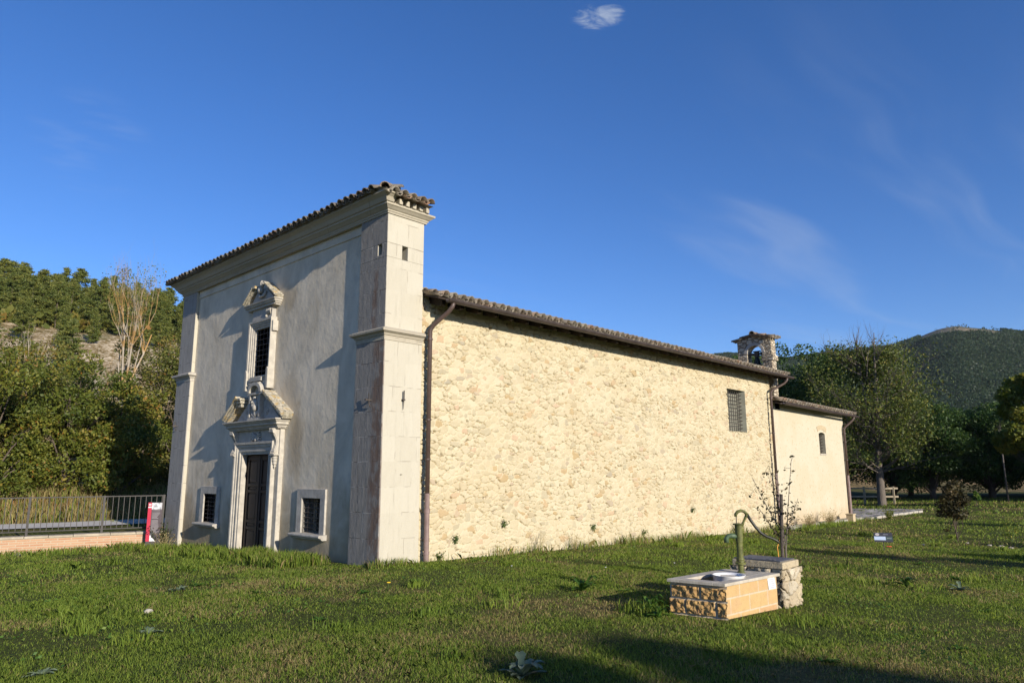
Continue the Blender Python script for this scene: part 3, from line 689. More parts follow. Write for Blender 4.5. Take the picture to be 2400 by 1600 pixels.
# front slope of the facade's little roof, hipped at both ends
sl = R(20); U = (0, math.cos(sl), math.sin(sl)); N = (0, -math.sin(sl), math.cos(sl))
tl.slope((-9.33, -0.37, 6.445), (1, 0, 0), U, N, 9.62, 0.66)
U2 = (-math.cos(sl), 0, math.sin(sl)); N2 = (math.sin(sl), 0, math.cos(sl))
tl.slope((0.33, -0.20, 6.39), (0, 1, 0), U2, N2, 1.12, 0.55)
for k in range(3):   # hip ridge tiles at the near corner
    p = Vector((0.27 - .16 * k, -0.29 + .17 * k, 6.475 + 0.08 * k)); q = p + Vector((-.24, .25, .12))
    sd_ = Vector((1, 1, 0)).normalized(); tl.tile(p, q, sd_, (q - p).cross(sd_).normalized() * (1 if ((q - p).cross(sd_)).z > 0 else -1), 0.095, 0.08, True)
sl2 = R(14)
tl.slope((-0.2, 0.98, 6.47), (-1, 0, 0), (0, -math.cos(sl2), math.sin(sl2)), (0, math.sin(sl2), math.cos(sl2)), 8.9, 0.6)
roof_f = tl.build('facade_roof', church)
bd = MB(); bd.add([(-9.27, -.27, 6.468), (.15, -.27, 6.468), (.15, .93, 6.468), (-9.27, .93, 6.468), (-8.9, .36, 6.66), (-.3, .36, 6.66)], [(0, 1, 5, 4), (1, 2, 5), (2, 3, 4, 5), (3, 0, 4), (0, 3, 2, 1)])
bd.build('roof_bed', M['cornice'], roof_f)

# mouldings round the portal ------------------------------------------
XC = -4.44
portal = MB(); portal.box(XC - 1.0, -0.005, -0.5, DX0 - .27, YW + .01, 2.46); portal.box(DX1 + .27, -0.005, -0.5, XC + 1.0, YW + .01, 2.46)
portal.box(DX0 - .268, -0.02, DZ + .262, DX1 + .268, YW + .01, 2.462)
portal_o = portal.build('portal', M['dressed'], church, bevel=0.008)
prof = [(0.0, 0.28), (0.0, -0.02), (0.05, -0.025), (0.055, -0.045), (0.085, -0.05), (0.09, -0.036), (0.15, -0.04), (0.155, -0.062), (0.20, -0.066), (0.215, -0.088), (0.262, -0.09), (0.268, 0.06)]
a = MB(); a.sweep([(DX0, -0.5), (DX0, DZ), (DX1, DZ), (DX1, -0.5)], [(-o, h) for o, h in prof], lambda x, z, h: (x, h, z)); a.build('door_architrave', M['dressed'], portal_o)
# entablature of the portal with side returns
prof = [(-0.06, 2.43), (0.02, 2.43), (0.03, 2.455), (0.05, 2.46), (0.055, 2.485), (0.09, 2.50), (0.10, 2.51), (0.10, 2.555), (0.125, 2.56), (0.14, 2.585), (0.165, 2.60), (0.165, 2.625), (-0.06, 2.64)]
a = MB(); a.sweep([(XC - 1.03, YW), (XC - 1.03, -0.075), (XC + 1.03, -0.075), (XC + 1.03, YW)], prof, XYZ); a.box(XC - 1.05, -0.09, 2.45, XC + 1.05, YW + .01, 2.638)
ent = a.build('portal_cornice', M['dressed'], portal_o)
a = MB()
for k in range(4): a.box(XC + 1.03, -0.0 + k * .024 - .02, 2.44, XC + 1.075, -0.005 + k * .024 - .002, 2.475)
a.build('egg_moulding', M['dressed'], ent)
# scroll consoles
def console(xm):
    o = []
    for k in range(33):
        z = 2.43 - 0.52 * k / 32; q = k / 32
        o.append((0.0 - (0.075 + 0.055 * math.cos(q * 2 * math.pi * 0.9) * (1 - .3 * q) + 0.02 * (1 - q)), z))
    o += [(0.02, 1.91), (0.02, 2.43)]
    mb = MB(); mb.prism(o, xm - 0.075, xm + 0.075, lambda u, v, w: (w, u, v))
    for s_ in (-0.05, 0.0, 0.05):
        mb.tube([(xm + s_, u - 0.004, v) for u, v in o[:33:2]], 0.014, 6)
    mb.tube([(xm - .085, -0.115, 2.365), (xm + .085, -0.115, 2.365)], 0.045, 10); mb.tube([(xm - .085, -0.075, 1.955), (xm + .085, -0.075, 1.955)], 0.035, 10)
    mb.box(xm - .1, -0.115, 1.885, xm + .1, 0.0, 1.91)
    for k, (zz, r) in enumerate(((1.85, .055), (1.79, .05), (1.73, .038), (1.67, .024), (1.635, .013))): mb.ball((xm, -0.03, zz), r, 8, (1.0, 1.1, 1.1))
    mb.build('console', M['dressed'], portal_o, smooth=False)
console(XC - 0.885); console(XC + 0.885)
# winged heart relief in the frieze
a = MB(); a.ball((XC + 0.02, -0.03, 2.26), 0.075, 12, (0.9, .6, 1.15)); a.ball((XC + 0.02, -0.05, 2.30), 0.035, 10)
for sg in (-1, 1):
    for k in range(5):
        w = R(62 - 24 * k); a.tube([(XC + .02 + sg * .05, -.03, 2.27), (XC + .02 + sg * (.05 + .11 * math.cos(w)), -.045, 2.27 + .11 * math.sin(w)), (XC + .02 + sg * (.05 + .19 * math.cos(w * .8)), -.03, 2.26 + .17 * math.sin(w * .8))], [.02, .024, .010], 6)
a.build('winged_heart_relief', M['dressed_grey'], portal_o, smooth=True)
# broken pediment: raking blocks with lichened backs
def rake(x_lo, x_hi, z_lo, z_hi, th=0.10, name='raking_cornice', y0=-0.20):
    mb = MB(); dx = x_hi - x_lo; dzz = z_hi - z_lo; L = math.hypot(dx, dzz); nx, nz = -dzz / L, dx / L
    if nz < 0: nx, nz = -nx, -nz
    def slab(o0, o1, yy):
        poly = [(x_lo + nx * o0, z_lo + nz * o0), (x_hi + nx * o0, z_hi + nz * o0), (x_hi + nx * o1, z_hi + nz * o1), (x_lo + nx * o1, z_lo + nz * o1)]
        mb.prism(poly, yy, YW + .005, lambda u, v, w: (u, w, v))
    slab(th * .55, th, y0); slab(th * .25, th * .549, y0 + .03); slab(-th * .2, th * .249, y0 + .075)
    return mb
rl = rake(XC - 1.26, XC - 0.66, 2.63, 3.10, 0.12); rl.box(XC - 0.72, -0.17, 3.03, XC - .52, YW, 3.09); rl.box(XC - .75, -0.2, 3.092, XC - .49, YW, 3.14); rl.box(XC - .70, -0.13, 2.95, XC - .56, YW, 3.028)
rl.build('raking_cornice', M['lichen'], portal_o, bevel=0.006)
rr_ = rake(XC + 1.26, XC + 0.42, 2.63, 3.15, 0.12); rr_.build('raking_cornice', M['lichen'], portal_o, bevel=0.006)
a = MB()
a.prism([(XC - .95, 2.64), (XC + .95, 2.64), (XC + .4, 3.06), (XC - .4, 3.06)], -0.02, YW + .004, lambda u, v, w: (u, w, v)); a.build('tympanum', M['dressed_grey'], portal_o)
# shrine between the raking blocks
a = MB(); a.box(XC - .25, -0.07, 2.66, XC + .25, YW, 3.18); a.box(XC - .30, -0.10, 2.641, XC + .30, YW, 2.70); a.box(XC - .33, -0.12, 3.18, XC + .33, YW, 3.225)
a.box(XC - .25, -0.115, 2.71, XC - .19, -0.071, 3.178); a.box(XC + .19, -0.115, 2.71, XC + .25, -0.071, 3.178)
arc = [(XC + .31 * math.cos(math.pi * k / 14), 3.23 + .22 * math.sin(math.pi * k / 14)) for k in range(15)]; inn = [(XC + .22 * math.cos(math.pi * k / 14), 3.23 + .145 * math.sin(math.pi * k / 14)) for k in range(15)]
for k in range(14): a.prism([arc[k], arc[k + 1], inn[k + 1], inn[k]], -0.14, YW, lambda u, v, w: (u, w, v))
for k in range(14): a.prism([inn[k], inn[k + 1], (XC, 3.23)], -0.02, YW, lambda u, v, w: (u, w, v))
shrine = a.build('shrine', M['dressed'], portal_o, bevel=0.0)
a = MB(); a.ball((XC, -0.10, 3.10), 0.042, 10); a.ball((XC, -0.09, 2.99), 0.075, 10, (1, .7, 1.3)); a.ball((XC + .03, -0.11, 2.90), 0.085, 10, (1, .6, .9)); a.ball((XC - .05, -0.13, 3.02), 0.032, 8); a.ball((XC - .04, -0.12, 2.95), 0.045, 8, (.8, .7, 1.3))
a.build('figure_relief', M['dressed'], shrine, smooth=True)
a = MB(); a.ball((XC, -0.075, 2.795), 0.10, 12, (0.85, .35, .9)); a.tube([(XC - .10, -.075, 2.85), (XC - .11, -.09, 2.76), (XC, -.09, 2.69), (XC + .11, -.09, 2.76), (XC + .10, -.075, 2.85)], .016, 6)
a.build('shield_relief', M['dressed_grey'], shrine, smooth=True)
for sg in (-1, 1):
    a = MB(); a.tube([(XC + sg * (.42 + .075 * math.cos(w) * (1 - w / 14)), -.025, 2.80 + .075 * math.sin(w) * (1 - w / 14)) for w in [k * .5 for k in range(22)]], .016, 6); a.build('volute', M['dressed_grey'], portal_o, smooth=True)
# door leaves
dr = MB(); dr.box(DX0, 0.135, -0.5, DX1, 0.20, DZ); door = dr.build('door', M['door'], church)
a = MB(); xm = (DX0 + DX1) / 2
for (x0, x1) in ((DX0 + .02, xm - .012), (xm + .012, DX1 - .02)):
    a.box(x0, 0.105, -.45, x0 + .085, .134, DZ - .01); a.box(x1 - .085, 0.105, -.45, x1, .134, DZ - .01)
    for (z0, z1) in ((-.4, -.2), (0.36, 0.42), (0.50, 0.56), (1.12, 1.18), (1.25, 1.31), (DZ - .12, DZ - .02)): a.box(x0 + .086, 0.108, z0, x1 - .086, .134, z1)
    for (z0, z1) in ((-.17, .33), (.44, .48), (.59, 1.09), (1.2, 1.23), (1.34, DZ - .15)): a.box(x0 + .12, 0.118, z0, x1 - .12, .134, z1)
a.box(xm - .03, 0.09, -.45, xm + .03, .136, DZ - .01)
a.build('door_panelling', M['door'], door, bevel=0.006)
st_ = MB(); st_.box(DX0 - .45, -0.42, -0.4, DX1 + .4, 0.24, -0.115); st_.build('door_step', M['dressed_grey'], portal_o, bevel=0.015)

# low side windows
def grille(name, x0, x1, z0, z1, y, nx, nz, parent, axis='x', r=0.007, mtl='iron'):
    mb = MB(); P = (lambda u, z, o=0: (u, y + o, z)) if axis == 'x' else (lambda u, z, o=0: (y - o, u, z))
    for k in range(1, nx + 1):
        u = x0 + (x1 - x0) * k / (nx + 1); mb.tube([P(u, z0), P(u, z1)], r, 5)
    for k in range(1, nz + 1):
        z = z0 + (z1 - z0) * k / (nz + 1); mb.tube([P(x0, z, -r * 1.2), P(x1, z, -r * 1.2)], r, 5)
    return mb.build(name, M[mtl], parent)
for (x0, x1, z0, z1) in LW:
    gl = MB(); gl.box(x0, 0.40, z0, x1, 0.42, z1); win = gl.build('side_window', M['glass_dark'], church)
    a = MB(); prof = [(0.0, 0.33), (0.0, 0.055), (0.17, 0.05), (0.17, YW + .01)]
    a.sweep([(x0, z0 - .02), (x0, z1), (x1, z1), (x1, z0 - .02)], [(-o, h) for o, h in prof], lambda x, z, h: (x, h, z)); a.build('window_frame', M['dressed_grey'], win, bevel=0.005)
    a = MB(); a.prism([(YW + .2, z0 - .001), (-0.07, z0 - .012), (-0.085, z0 - .03), (-0.08, z0 - .06), (-0.03, z0 - .075), (-0.02, z0 - .10), (0.01, z0 - .11), (YW + .2, z0 - .11)], x0 - .22, x1 + .22, lambda u, v, w: (w, u, v)); a.build('window_sill', M['dressed_grey'], win, bevel=0.006)
    grille('window_grille', x0, x1, z0, z1, 0.13, 4, 6, win)

# upper window
gl = MB(); gl.box(WX0, 0.50, WZ0, WX1, 0.52, WZ1); uwin = gl.build('upper_window', M['glass_dark'], church)
a = MB(); prof = [(0.0, 0.48), (0.0, 0.03), (0.045, 0.025), (0.05, 0.005), (0.09, 0.0), (0.095, -0.02), (0.135, -0.025), (0.14, -0.045), (0.19, -0.05), (0.195, YW + .01)]
a.sweep([(WX0, WZ0 - .18), (WX0, WZ1), (WX1, WZ1), (WX1, WZ0 - .18)], [(-o, h) for o, h in prof], lambda x, z, h: (x, h, z))
a.box(WX0 - .25, -0.03, WZ1 - .12, WX0 - .196, YW + .01, WZ1 + .10); a.box(WX1 + .196, -0.03, WZ1 - .12, WX1 + .25, YW + .01, WZ1 + .10)
a.build('window_frame', M['dressed'], uwin)
a = MB(); a.box(WX0 - .195, -0.02, WZ0 - .22, WX1 + .195, YW + .01, WZ0 - .181); a.box(WX0 + .001, 0.0, WZ0 - .18, WX1 - .001, 0.4, WZ0 - .012)
a.box(WX0 - .01, -0.06, WZ0 - .115, WX1 - .09, -0.001, WZ0 - .03); a.box(WX0 + .02, -0.075, WZ0 - .18, WX1 - .13, -0.001, WZ0 - .145); a.box(WX0 - .03, -0.03, WZ0 - .03, WX1 + .03, 0.02, WZ0)
apr = a.build('window_apron', M['dressed'], uwin, bevel=0.006)
for k in range(3):
    a = MB(); a.box(WX0 + .02, -0.0625, WZ0 - .052 - k * .023, WX1 - .115 - .05 * (k % 2), -0.0605, WZ0 - .045 - k * .023)
    a.build('inscription_line', M['dressed_grey'], apr)
for s_ in (-1, 1):
    a = MB(); xx = WX0 - .20 if s_ < 0 else WX1 + .12
    a.prism([(xx, WZ0 - .3), (xx + .085, WZ0 - .3), (xx + .085, WZ0 + .10), (xx + .0425, WZ0 + .16), (xx, WZ0 + .13)], -0.07, YW, lambda u, v, w: (u, w, v)); a.build('frame_ear', M['dressed'], uwin, bevel=.006)
a = MB(); a.box(WX0 - .12, 0.0, WZ1 + .20, WX1 + .12, YW + .01, WZ1 + .46); a.build('window_frieze', M['dressed_grey'], uwin)
a = MB(); 
for k in range(6): a.tube([(WX1 - .10 + .035 * k, -0.01, WZ1 + .27), (WX1 - .09 + .035 * k, -0.03, WZ1 + .35), (WX1 - .085 + .035 * k, -0.01, WZ1 + .42)], .014, 6)
a.ball((WX1 - .09, -0.015, WZ1 + .24), .035, 8); a.build('leaf_relief', M['dressed'], uwin, smooth=True)
prof = [(-0.06, 0.0), (0.015, 0.0), (0.02, 0.025), (0.05, 0.035), (0.055, 0.06), (0.085, 0.07), (0.09, 0.10), (0.115, 0.115), (0.12, 0.14), (-0.06, 0.15)]
a = MB(); XW = (WX0 + WX1) / 2 + .0
a.sweep([(XW - .60, YW), (XW - .60, 0.0), (XW + .60, 0.0), (XW + .60, YW)], [(o, h + WZ1 + .44) for o, h in prof], XYZ); a.box(XW - .61, -.05, WZ1 + .45, XW + .61, YW + .005, WZ1 + .588); a.build('window_cornice', M['dressed'], uwin)
for (xa, xb) in ((XW - .70, XW - .30), (XW + .70, XW + .16)):
    a = rake(xa, xb, WZ1 + .585, WZ1 + .90 + (0.06 if xb > XW else 0), 0.07, y0=-0.13); 
    if xb < XW: a.box(xb - .05, -.12, WZ1 + .92, xb + .10, YW, WZ1 + .98)
    a.build('raking_cornice', M['lichen'], uwin, bevel=.004)
a = MB(); a.prism([(XW - .55, WZ1 + .592), (XW + .55, WZ1 + .592), (XW + .12, WZ1 + .9), (XW - .25, WZ1 + .9)], -0.0, YW, lambda u, v, w: (u, w, v)); a.build('tympanum', M['dressed_grey'], uwin)
a = MB(); a.ball((XW - .0, -.05, WZ1 + .99), .065, 10, (.8, .8, 1.4)); a.ball((XW + .06, -.05, WZ1 + 1.0), .05, 10, (.8, .8, 1.1)); a.ball((XW - .14, -.04, WZ1 + .88), .06, 10, (.7, .7, 1.4)); a.ball((XW - .06, -.04, WZ1 + .86), .07, 10); a.tube([(XW - .16, -.02, WZ1 + .8), (XW - .05, -.05, WZ1 + .7), (XW + .1, -.04, WZ1 + .72), (XW + .16, -.02, WZ1 + .82)], .03, 7)
a.build('figure_finial', M['dressed'], uwin, smooth=True)
grille('window_grille', WX0, WX1, WZ0, WZ1, 0.07, 3, 8, uwin, r=0.008)

# ------------------------------------------------------------------ nave
def rubble(u0, u1, v0, v1, res, su, sv, seed, drop=0.2, amp=1.0, gapd=0.085):
    rs = np.random.RandomState(seed)
    nu = int((u1 - u0) / su) + 3; nv = int((v1 - v0) / sv) + 3
    iu, iv = np.meshgrid(np.arange(nu), np.arange(nv), indexing='ij')
    su_ = (iu + (iv % 2) * .5 + rs.uniform(-.46, .46, iu.shape)) * su + u0 - su; sv_ = (iv + rs.uniform(-.36, .36, iu.shape)) * sv + v0 - sv
    alive = rs.rand(*iu.shape) > drop; rv_ = rs.rand(*iu.shape); rh = rs.rand(*iu.shape); wt = rs.uniform(.62, 1.45, iu.shape); tu = rs.normal(size=iu.shape); tv = rs.normal(size=iu.shape)
    bu = np.arange(u0, u1 + res * .5, res); bv = np.arange(v0, v1 + res * .5, res); UU, VV = np.meshgrid(bu, bv, indexing='ij')
    k = .2 / su
    wu = UU + (0.11 * (fbm(UU * 5 * k, VV * 7 * k, seed, 2) - .37) + 0.05 * (fbm(UU * 17 * k, VV * 17 * k, seed + 2, 2) - .37)) / k
    wv = VV + (0.075 * (fbm(UU * 4 * k + 40, VV * 6 * k, seed + 3, 2) - .37) + 0.045 * (fbm(UU * 17 * k + 9, VV * 17 * k, seed + 4, 2) - .37)) / k
    cu_ = ((wu - u0 + su) / su).astype(int); cv_ = ((wv - v0 + sv) / sv).astype(int)
    big = np.full(UU.shape, 9.0); d1 = big.copy(); d2 = big.copy(); bid = np.zeros(UU.shape); bh = bid.copy(); lu = bid.copy(); lv = bid.copy(); bt = bid.copy(); bs = bid.copy()
    for a in range(-2, 3):
        for b in range(-2, 3):
            i = np.clip(cu_ + a, 0, nu - 1); j = np.clip(cv_ + b, 0, nv - 1)
            du = (wu - su_[i, j]) / su; dv = (wv - sv_[i, j]) / sv
            dist = (np.abs(du) ** 2.4 + np.abs(dv) ** 2.4) ** (1 / 2.4) / wt[i, j] + np.where(alive[i, j], 0, 9)
            nb = dist < d1; same = np.abs(dist - d1) < 1e-9
            d2 = np.where(nb, d1, np.where(same, d2, np.minimum(d2, dist))); d1 = np.where(nb, dist, d1)
            for arr, val in ((bid, rv_[i, j]), (bh, rh[i, j]), (lu, du), (lv, dv), (bt, tu[i, j]), (bs, tv[i, j])): arr[nb] = val[nb]
    e = d2 - d1
    lim = 0.06 + 0.16 * bh
    en = e + 0.16 * (fbm(UU * 24, VV * 24, seed + 7, 2) - .37)
    f = sstep(lim * .5, lim * 1.1 + .04, en)
    H = f * (0.005 + 0.013 * bh + .006 * bt * lu + .006 * bs * lv) + 0.012 * fbm(UU * 26, VV * 26, seed + 9, 3) + 0.016 * fbm(UU * 1.6, VV * 1.6, seed + 11, 2)
    low = sstep(-.05, .25, -lv * 1.2 + lu * -.5)                      # open joints mostly under a stone
    wn = fbm(UU * 3.2, VV * 5.0, seed + 13, 3)
    gap = (1 - sstep(0.035, 0.10, np.abs(e - .03))) * low * sstep(.37, .43, wn)
    H = H - gapd * gap
    return UU, VV, H * amp, bid, 1 - f
ny0, ny1, nz0, nz1 = DP - .02, 15.75, -0.75, 4.78
UU, VV, H, bid, mo = rubble(ny0, ny1, nz0, nz1, 0.0125, 0.142, 0.088, 11, 0.2)
big = VV < 0.9
SWY0, SWY1, SWZ0, SWZ1 = 12.74, 13.88, 2.74, 4.0
inw = (UU > SWY0) & (UU < SWY1) & (VV > SWZ0) & (VV < SWZ1)
nu, nv = UU.shape
F = grid_faces(nu, nv)[:, ::1]; Fk = ~(inw.ravel()[F].any(1)); F = F[Fk]
V = np.stack([(-0.075 + H).ravel(), UU.ravel(), VV.ravel()], 1) - rootloc(church)
nave = link('nave_side_wall', np_mesh('nave_side_wall', V, F, {'v': bid.ravel(), 'm': mo.ravel()}), M['rubble'], church, smooth=True)
# core of the nave behind the masonry face, with the window niche left out
cm_ = MB()
cm_.box(-8.9, ny0, -.8, -0.55, 16.15, 4.70); cm_.box(-0.549, ny0, -.8, -0.11, SWY0 - .03, 4.70); cm_.box(-0.549, SWY1 + .03, -.8, -0.11, 15.74, 4.70)
cm_.box(-0.549, SWY0 - .03, -.8, -0.11, SWY1 + .03, SWZ0 - .02); cm_.box(-0.549, SWY0 - .03, SWZ1 + .02, -0.11, SWY1 + .03, 4.70)
cm_.prism([(-8.9, 4.70), (-0.11, 4.70), (-4.5, 5.85)], ny0 + .02, 16.1, lambda u, v, w: (u, w, v))
cm_.build('nave_core', M['belfry'], church)
a = MB(); y_ = 15.752
a.box(-0.105, 15.75, -0.8, -0.045, 15.765, 4.7); a.build('corner_quoin', M['rubble'], nave)
# nave window: splayed niche, grey board behind an iron grille
a = MB(); a.box(-0.545, SWY0 - .02, SWZ0 - .01, -0.30, SWY1 + .02, SWZ1 + .015); nw = a.build('nave_window', M['board'], church)
a = MB(); a.add([(-.30, SWY0 + .0, SWZ0 - .012), (-.04, SWY0 - .01, SWZ0 - .012), (-.04, SWY0 - .01, SWZ1 + .012), (-.30, SWY0, SWZ1 + .012), (-.30, SWY1 - .10, SWZ0 - .012), (-.04, SWY1 + .012, SWZ0 - .012), (-.04, SWY1 + .012, SWZ1 + .012), (-.30, SWY1 - .10, SWZ1 + .012)],
              [(0, 1, 2, 3), (5, 4, 7, 6), (0, 4, 5, 1), (3, 2, 6, 7)]); a.build('window_splay', M['board'], nw)
grille('window_grille', SWY0, SWY1 - .04, SWZ0, SWZ1, -0.16, 7, 10, nw, axis='y', r=0.011)
# roof of the nave
tl = Tiles(); sl = R(15.5)
tl.slope((0.47, 0.90, 4.678), (0, 1, 0), (-math.cos(sl), 0, math.sin(sl)), (math.sin(sl), 0, math.cos(sl)), 15.55, 5.0)
tl.slope((-9.4, 16.4, 4.70), (0, -1, 0), (math.cos(sl), 0, math.sin(sl)), (-math.sin(sl), 0, math.cos(sl)), 15.55, 2.2)
nroof = tl.build('nave_roof', church)
a = MB(); c_, s_ = math.cos(sl), math.sin(sl)
a.prism([(0.43, 4.665), (-4.5, 4.685 + 4.86 * s_ / c_), (-9.36, 4.685), (-9.36, 4.655), (-4.5, 4.655 + 4.86 * s_ / c_), (0.43, 4.635)], DP + .005, 16.42, lambda u, v, w: (u, w, v)); a.build('roof_boarding', M['soffit'], nroof)
for k in range(34):
    y = 1.05 + k * .46; a = MB(); a.prism([(-.1, 4.79), (.30, 4.655), (.30, 4.575), (.24, 4.555), (-.1, 4.66)], y, y + .085, lambda u, v, w: (u, w, v)); a.build('rafter', M['soffit'], nroof)
def gutter(pts_y, x, z0, z1, parent, name='gutter'):
    mb = MB(); n = 8; ring = [(x + .06 * math.cos(math.pi + math.pi * k / n), .065 * math.sin(math.pi + math.pi * k / n)) for k in range(n + 1)]; ring += [(x + .052 * math.cos(2 * math.pi - math.pi * k / n), .012 + .055 * math.sin(2 * math.pi - math.pi * k / n)) for k in range(n + 1)]
    vs = []
    for y, z in ((pts_y[0], z0), (pts_y[1], z1)): vs += [(u, y, z + w) for u, w in ring]
    L = len(ring); mb.add(vs, [(k, (k + 1) % L, L + (k + 1) % L, L + k) for k in range(L)] + [tuple(range(L)), tuple(range(L, 2 * L))]); 
    return mb.build(name, M['gutter'], parent)
gutter((1.0, 16.40), 0.51, 4.635, 4.635, church)
def downpipe(y0, y1, ztop, zb, x_eave=0.50, split=0.85, wall=0.0, r=0.042):
    mb = MB(); mb.tube([(x_eave, y0, ztop), (x_eave - .01, y0 - .02, ztop - .10), (x_eave - .08, y0 - .06, ztop - .2), (wall + .13, y1 + .03, ztop - .42), (wall + .075, y1, ztop - .52), (wall + .075, y1, split)], r, 10)
    o = mb.build('downpipe', M['pipe'], church, smooth=True)
    a = MB(); a.tube([(wall + .075, y1, split + .32), (wall + .075, y1, split + .05)], r * 1.08, 12); a.tube([(wall + .075, y1, split + .06), (wall + .075, y1, split - .02)], r * 1.3, 12); a.tube([(wall + .075, y1, split), (wall + .075, y1, zb)], r * 1.12, 12); a.tube([(wall + .075, y1, zb + .25), (wall + .075, y1, zb + .29)], r * 1.35, 12)
    a.build('pipe_foot', M['castiron'], o, smooth=False)
    for z in (split + 1.6, split + .9, ztop - .7):
        a = MB(); a.tube([(wall + .075, y1, z), (wall + .075, y1, z + .03)], r * 1.25, 10); a.box(wall - .03, y1 - .01, z + .005, wall + .06, y1 + .01, z + .022); a.build('pipe_bracket', M['pipe'], o)
downpipe(1.16, 0.965, 4.62, -0.12); downpipe(15.95, 15.55, 4.60, -0.45, split=1.15)

# bell gable on the rear wall
bx0, bx1, by0, by1 = -1.27, -0.06, 16.14, 16.50; bz0, bzt = 3.6, 6.04
ocx = -0.655; ow = 0.275; oz0 = 4.75; osp = 5.57
out = []
a = MB()
arcp = [(ocx + ow * math.cos(math.pi * k / 16), osp + ow * math.sin(math.pi * k / 16)) for k in range(17)]
fy = lambda u, v, w: (u, w, v)
a.prism([(bx0, bz0), (ocx - ow, bz0), (ocx - ow, osp), (bx0, osp)], by0, by1, fy); a.prism([(ocx + ow, bz0), (bx1, bz0), (bx1, osp), (ocx + ow, osp)], by0, by1, fy)
a.prism([(ocx - ow, bz0), (ocx + ow, bz0), (ocx + ow, oz0), (ocx - ow, oz0)], by0, by1, fy)
toptri = [(bx1, bzt), (ocx, bzt + .13), (bx0, bzt)]
def topz(x): return bzt + .13 * (1 - abs(x - ocx) / .6)
pr_ = [(bx1, osp)] + arcp + [(bx0, osp)]
for k in range(len(pr_) - 1):
    (xa, za), (xb, zb) = pr_[k], pr_[k + 1]
    a.prism([(xa, za), (xa, topz(xa)), (xb, topz(xb)), (xb, zb)] if abs(xa - xb) > 1e-6 else [(xa, za), (xa, za + .01), (xb, zb)], by0, by1, fy)
a.box(ocx + ow - .015, by0 - .04, 5.27, bx1 + .06, by1 + .03, 5.45); a.box(bx0 - .02, by0 - .03, 5.12, ocx - ow + .015, by1, 5.22)
belf = a.build('bell_gable', M['belfry'], church)
a = MB()
ar2 = [(ocx + (ow + .09) * math.cos(math.pi * k / 16), osp + (ow + .09) * math.sin(math.pi * k / 16)) for k in range(17)]; ar1 = [(ocx + (ow - .01) * math.cos(math.pi * k / 16), osp + (ow - .01) * math.sin(math.pi * k / 16)) for k in range(17)]
for k in range(16): a.prism([ar1[k], ar2[k], ar2[k + 1], ar1[k + 1]], by0 - .025, by0 + .08, fy)
a.build('arch_ring', M['dressed_grey'], belf)
tl = Tiles()
for sg in (-1, 1):
    w = R(13); up_ = (-sg * math.cos(w), 0, math.sin(w)); nn = (sg * math.sin(w), 0, math.cos(w))
    tl.slope((ocx + sg * .77, by0 - .13 if sg > 0 else by1 + .13, bzt - .03), (0, sg, 0), up_, nn, 0.64, 0.76, pitch=0.2)
for k in range(2): tl.tile((ocx, by0 - .15 + .32 * k, bzt + .20), (ocx, by0 + .25 + .32 * k, bzt + .19), (1, 0, 0), (0, 0, 1), .1, .085)
tl.build('bell_gable_roof', belf)
bell = thing('bell', 'dark bronze bell hanging from its yoke in the bell gable arch', 'bell', (ocx, 16.32, 5.1))
a = MB(); a.lathe([(0.165, 0.0), (0.16, 0.03), (0.13, 0.08), (0.105, 0.18), (0.09, 0.27), (0.07, 0.32), (0.03, 0.34), (0.0, .342)], (ocx, 16.32, 5.11), 24); a.build('bell_body', M['bronze'], bell, smooth=True)
a = MB(); a.tube([(ocx - .29, 16.32, 5.56), (ocx + .29, 16.32, 5.56)], 0.038, 8); a.box(ocx - .07, 16.26, 5.45, ocx + .07, 16.38, 5.63); a.box(ocx - .13, 16.28, 5.631, ocx + .13, 16.36, 5.665); a.box(ocx - .285, 16.28, 5.44, ocx - .24, 16.36, 5.56); a.box(ocx + .21, 16.28, 5.44, ocx + .26, 16.36, 5.56); a.build('yoke', M['iron'], bell)
a = MB(); a.tube([(ocx, 16.32, 5.3), (ocx, 16.32, 5.06)], 0.014, 6); a.ball((ocx, 16.32, 5.06), .035, 8); a.build('clapper', M['iron'], bell)

# annex
ay0, ay1 = 15.77, 22.45
AWY0, AWY1, AWZ0, AWZ1 = 19.82, 20.42, 2.17, 2.95
a = MB(); aw = -0.06; 
xs_ = None
a.box(aw - .6, ay0, -.9, aw, AWY0, 3.85); a.box(aw - .6, AWY1, -.9, aw, ay1, 3.85); a.box(aw - .6, AWY0, -.9, aw, AWY1, AWZ0)
n = 8; top = [(AWY0 + (AWY1 - AWY0) * k / n, AWZ1 - .04 + .05 * math.sin(math.pi * k / n)) for k in range(n + 1)]
for k in range(n): a.prism([top[k], top[k + 1], (top[k + 1][0], 3.85), (top[k][0], 3.85)], aw - .6, aw, lambda u, v, w: (w, u, v))
a.box(-7.5, ay0 + .5, -.9, aw - .601, ay1, 3.85)
annex = a.build('annex_wall', M['annex'], church)
a = MB(); a.box(aw - .34, AWY0 - .01, AWZ0 - .01, aw - .32, AWY1 + .01, AWZ1 + .05); aww = a.build('annex_window', M['glass_dark'], church)
grille('window_grille', AWY0, AWY1, AWZ0, AWZ1, aw - .12, 3, 6, aww, axis='y', r=0.012)
a = MB(); top2 = [(AWY0 - .10 + (AWY1 - AWY0 + .2) * k / n, AWZ1 + .02 + .09 * math.sin(math.pi * k / n)) for k in range(n + 1)]
for k in range(n): a.prism([top2[k], top2[k + 1], (top2[k + 1][0] + .02 * (k - 3), top2[k + 1][1] + .17), (top2[k][0] + .02 * (k - 4), top2[k][1] + .17)], aw - .02, aw + .012, lambda u, v, w: (w, u, v))
a.build('brick_lintel', M['lintel'], aww)
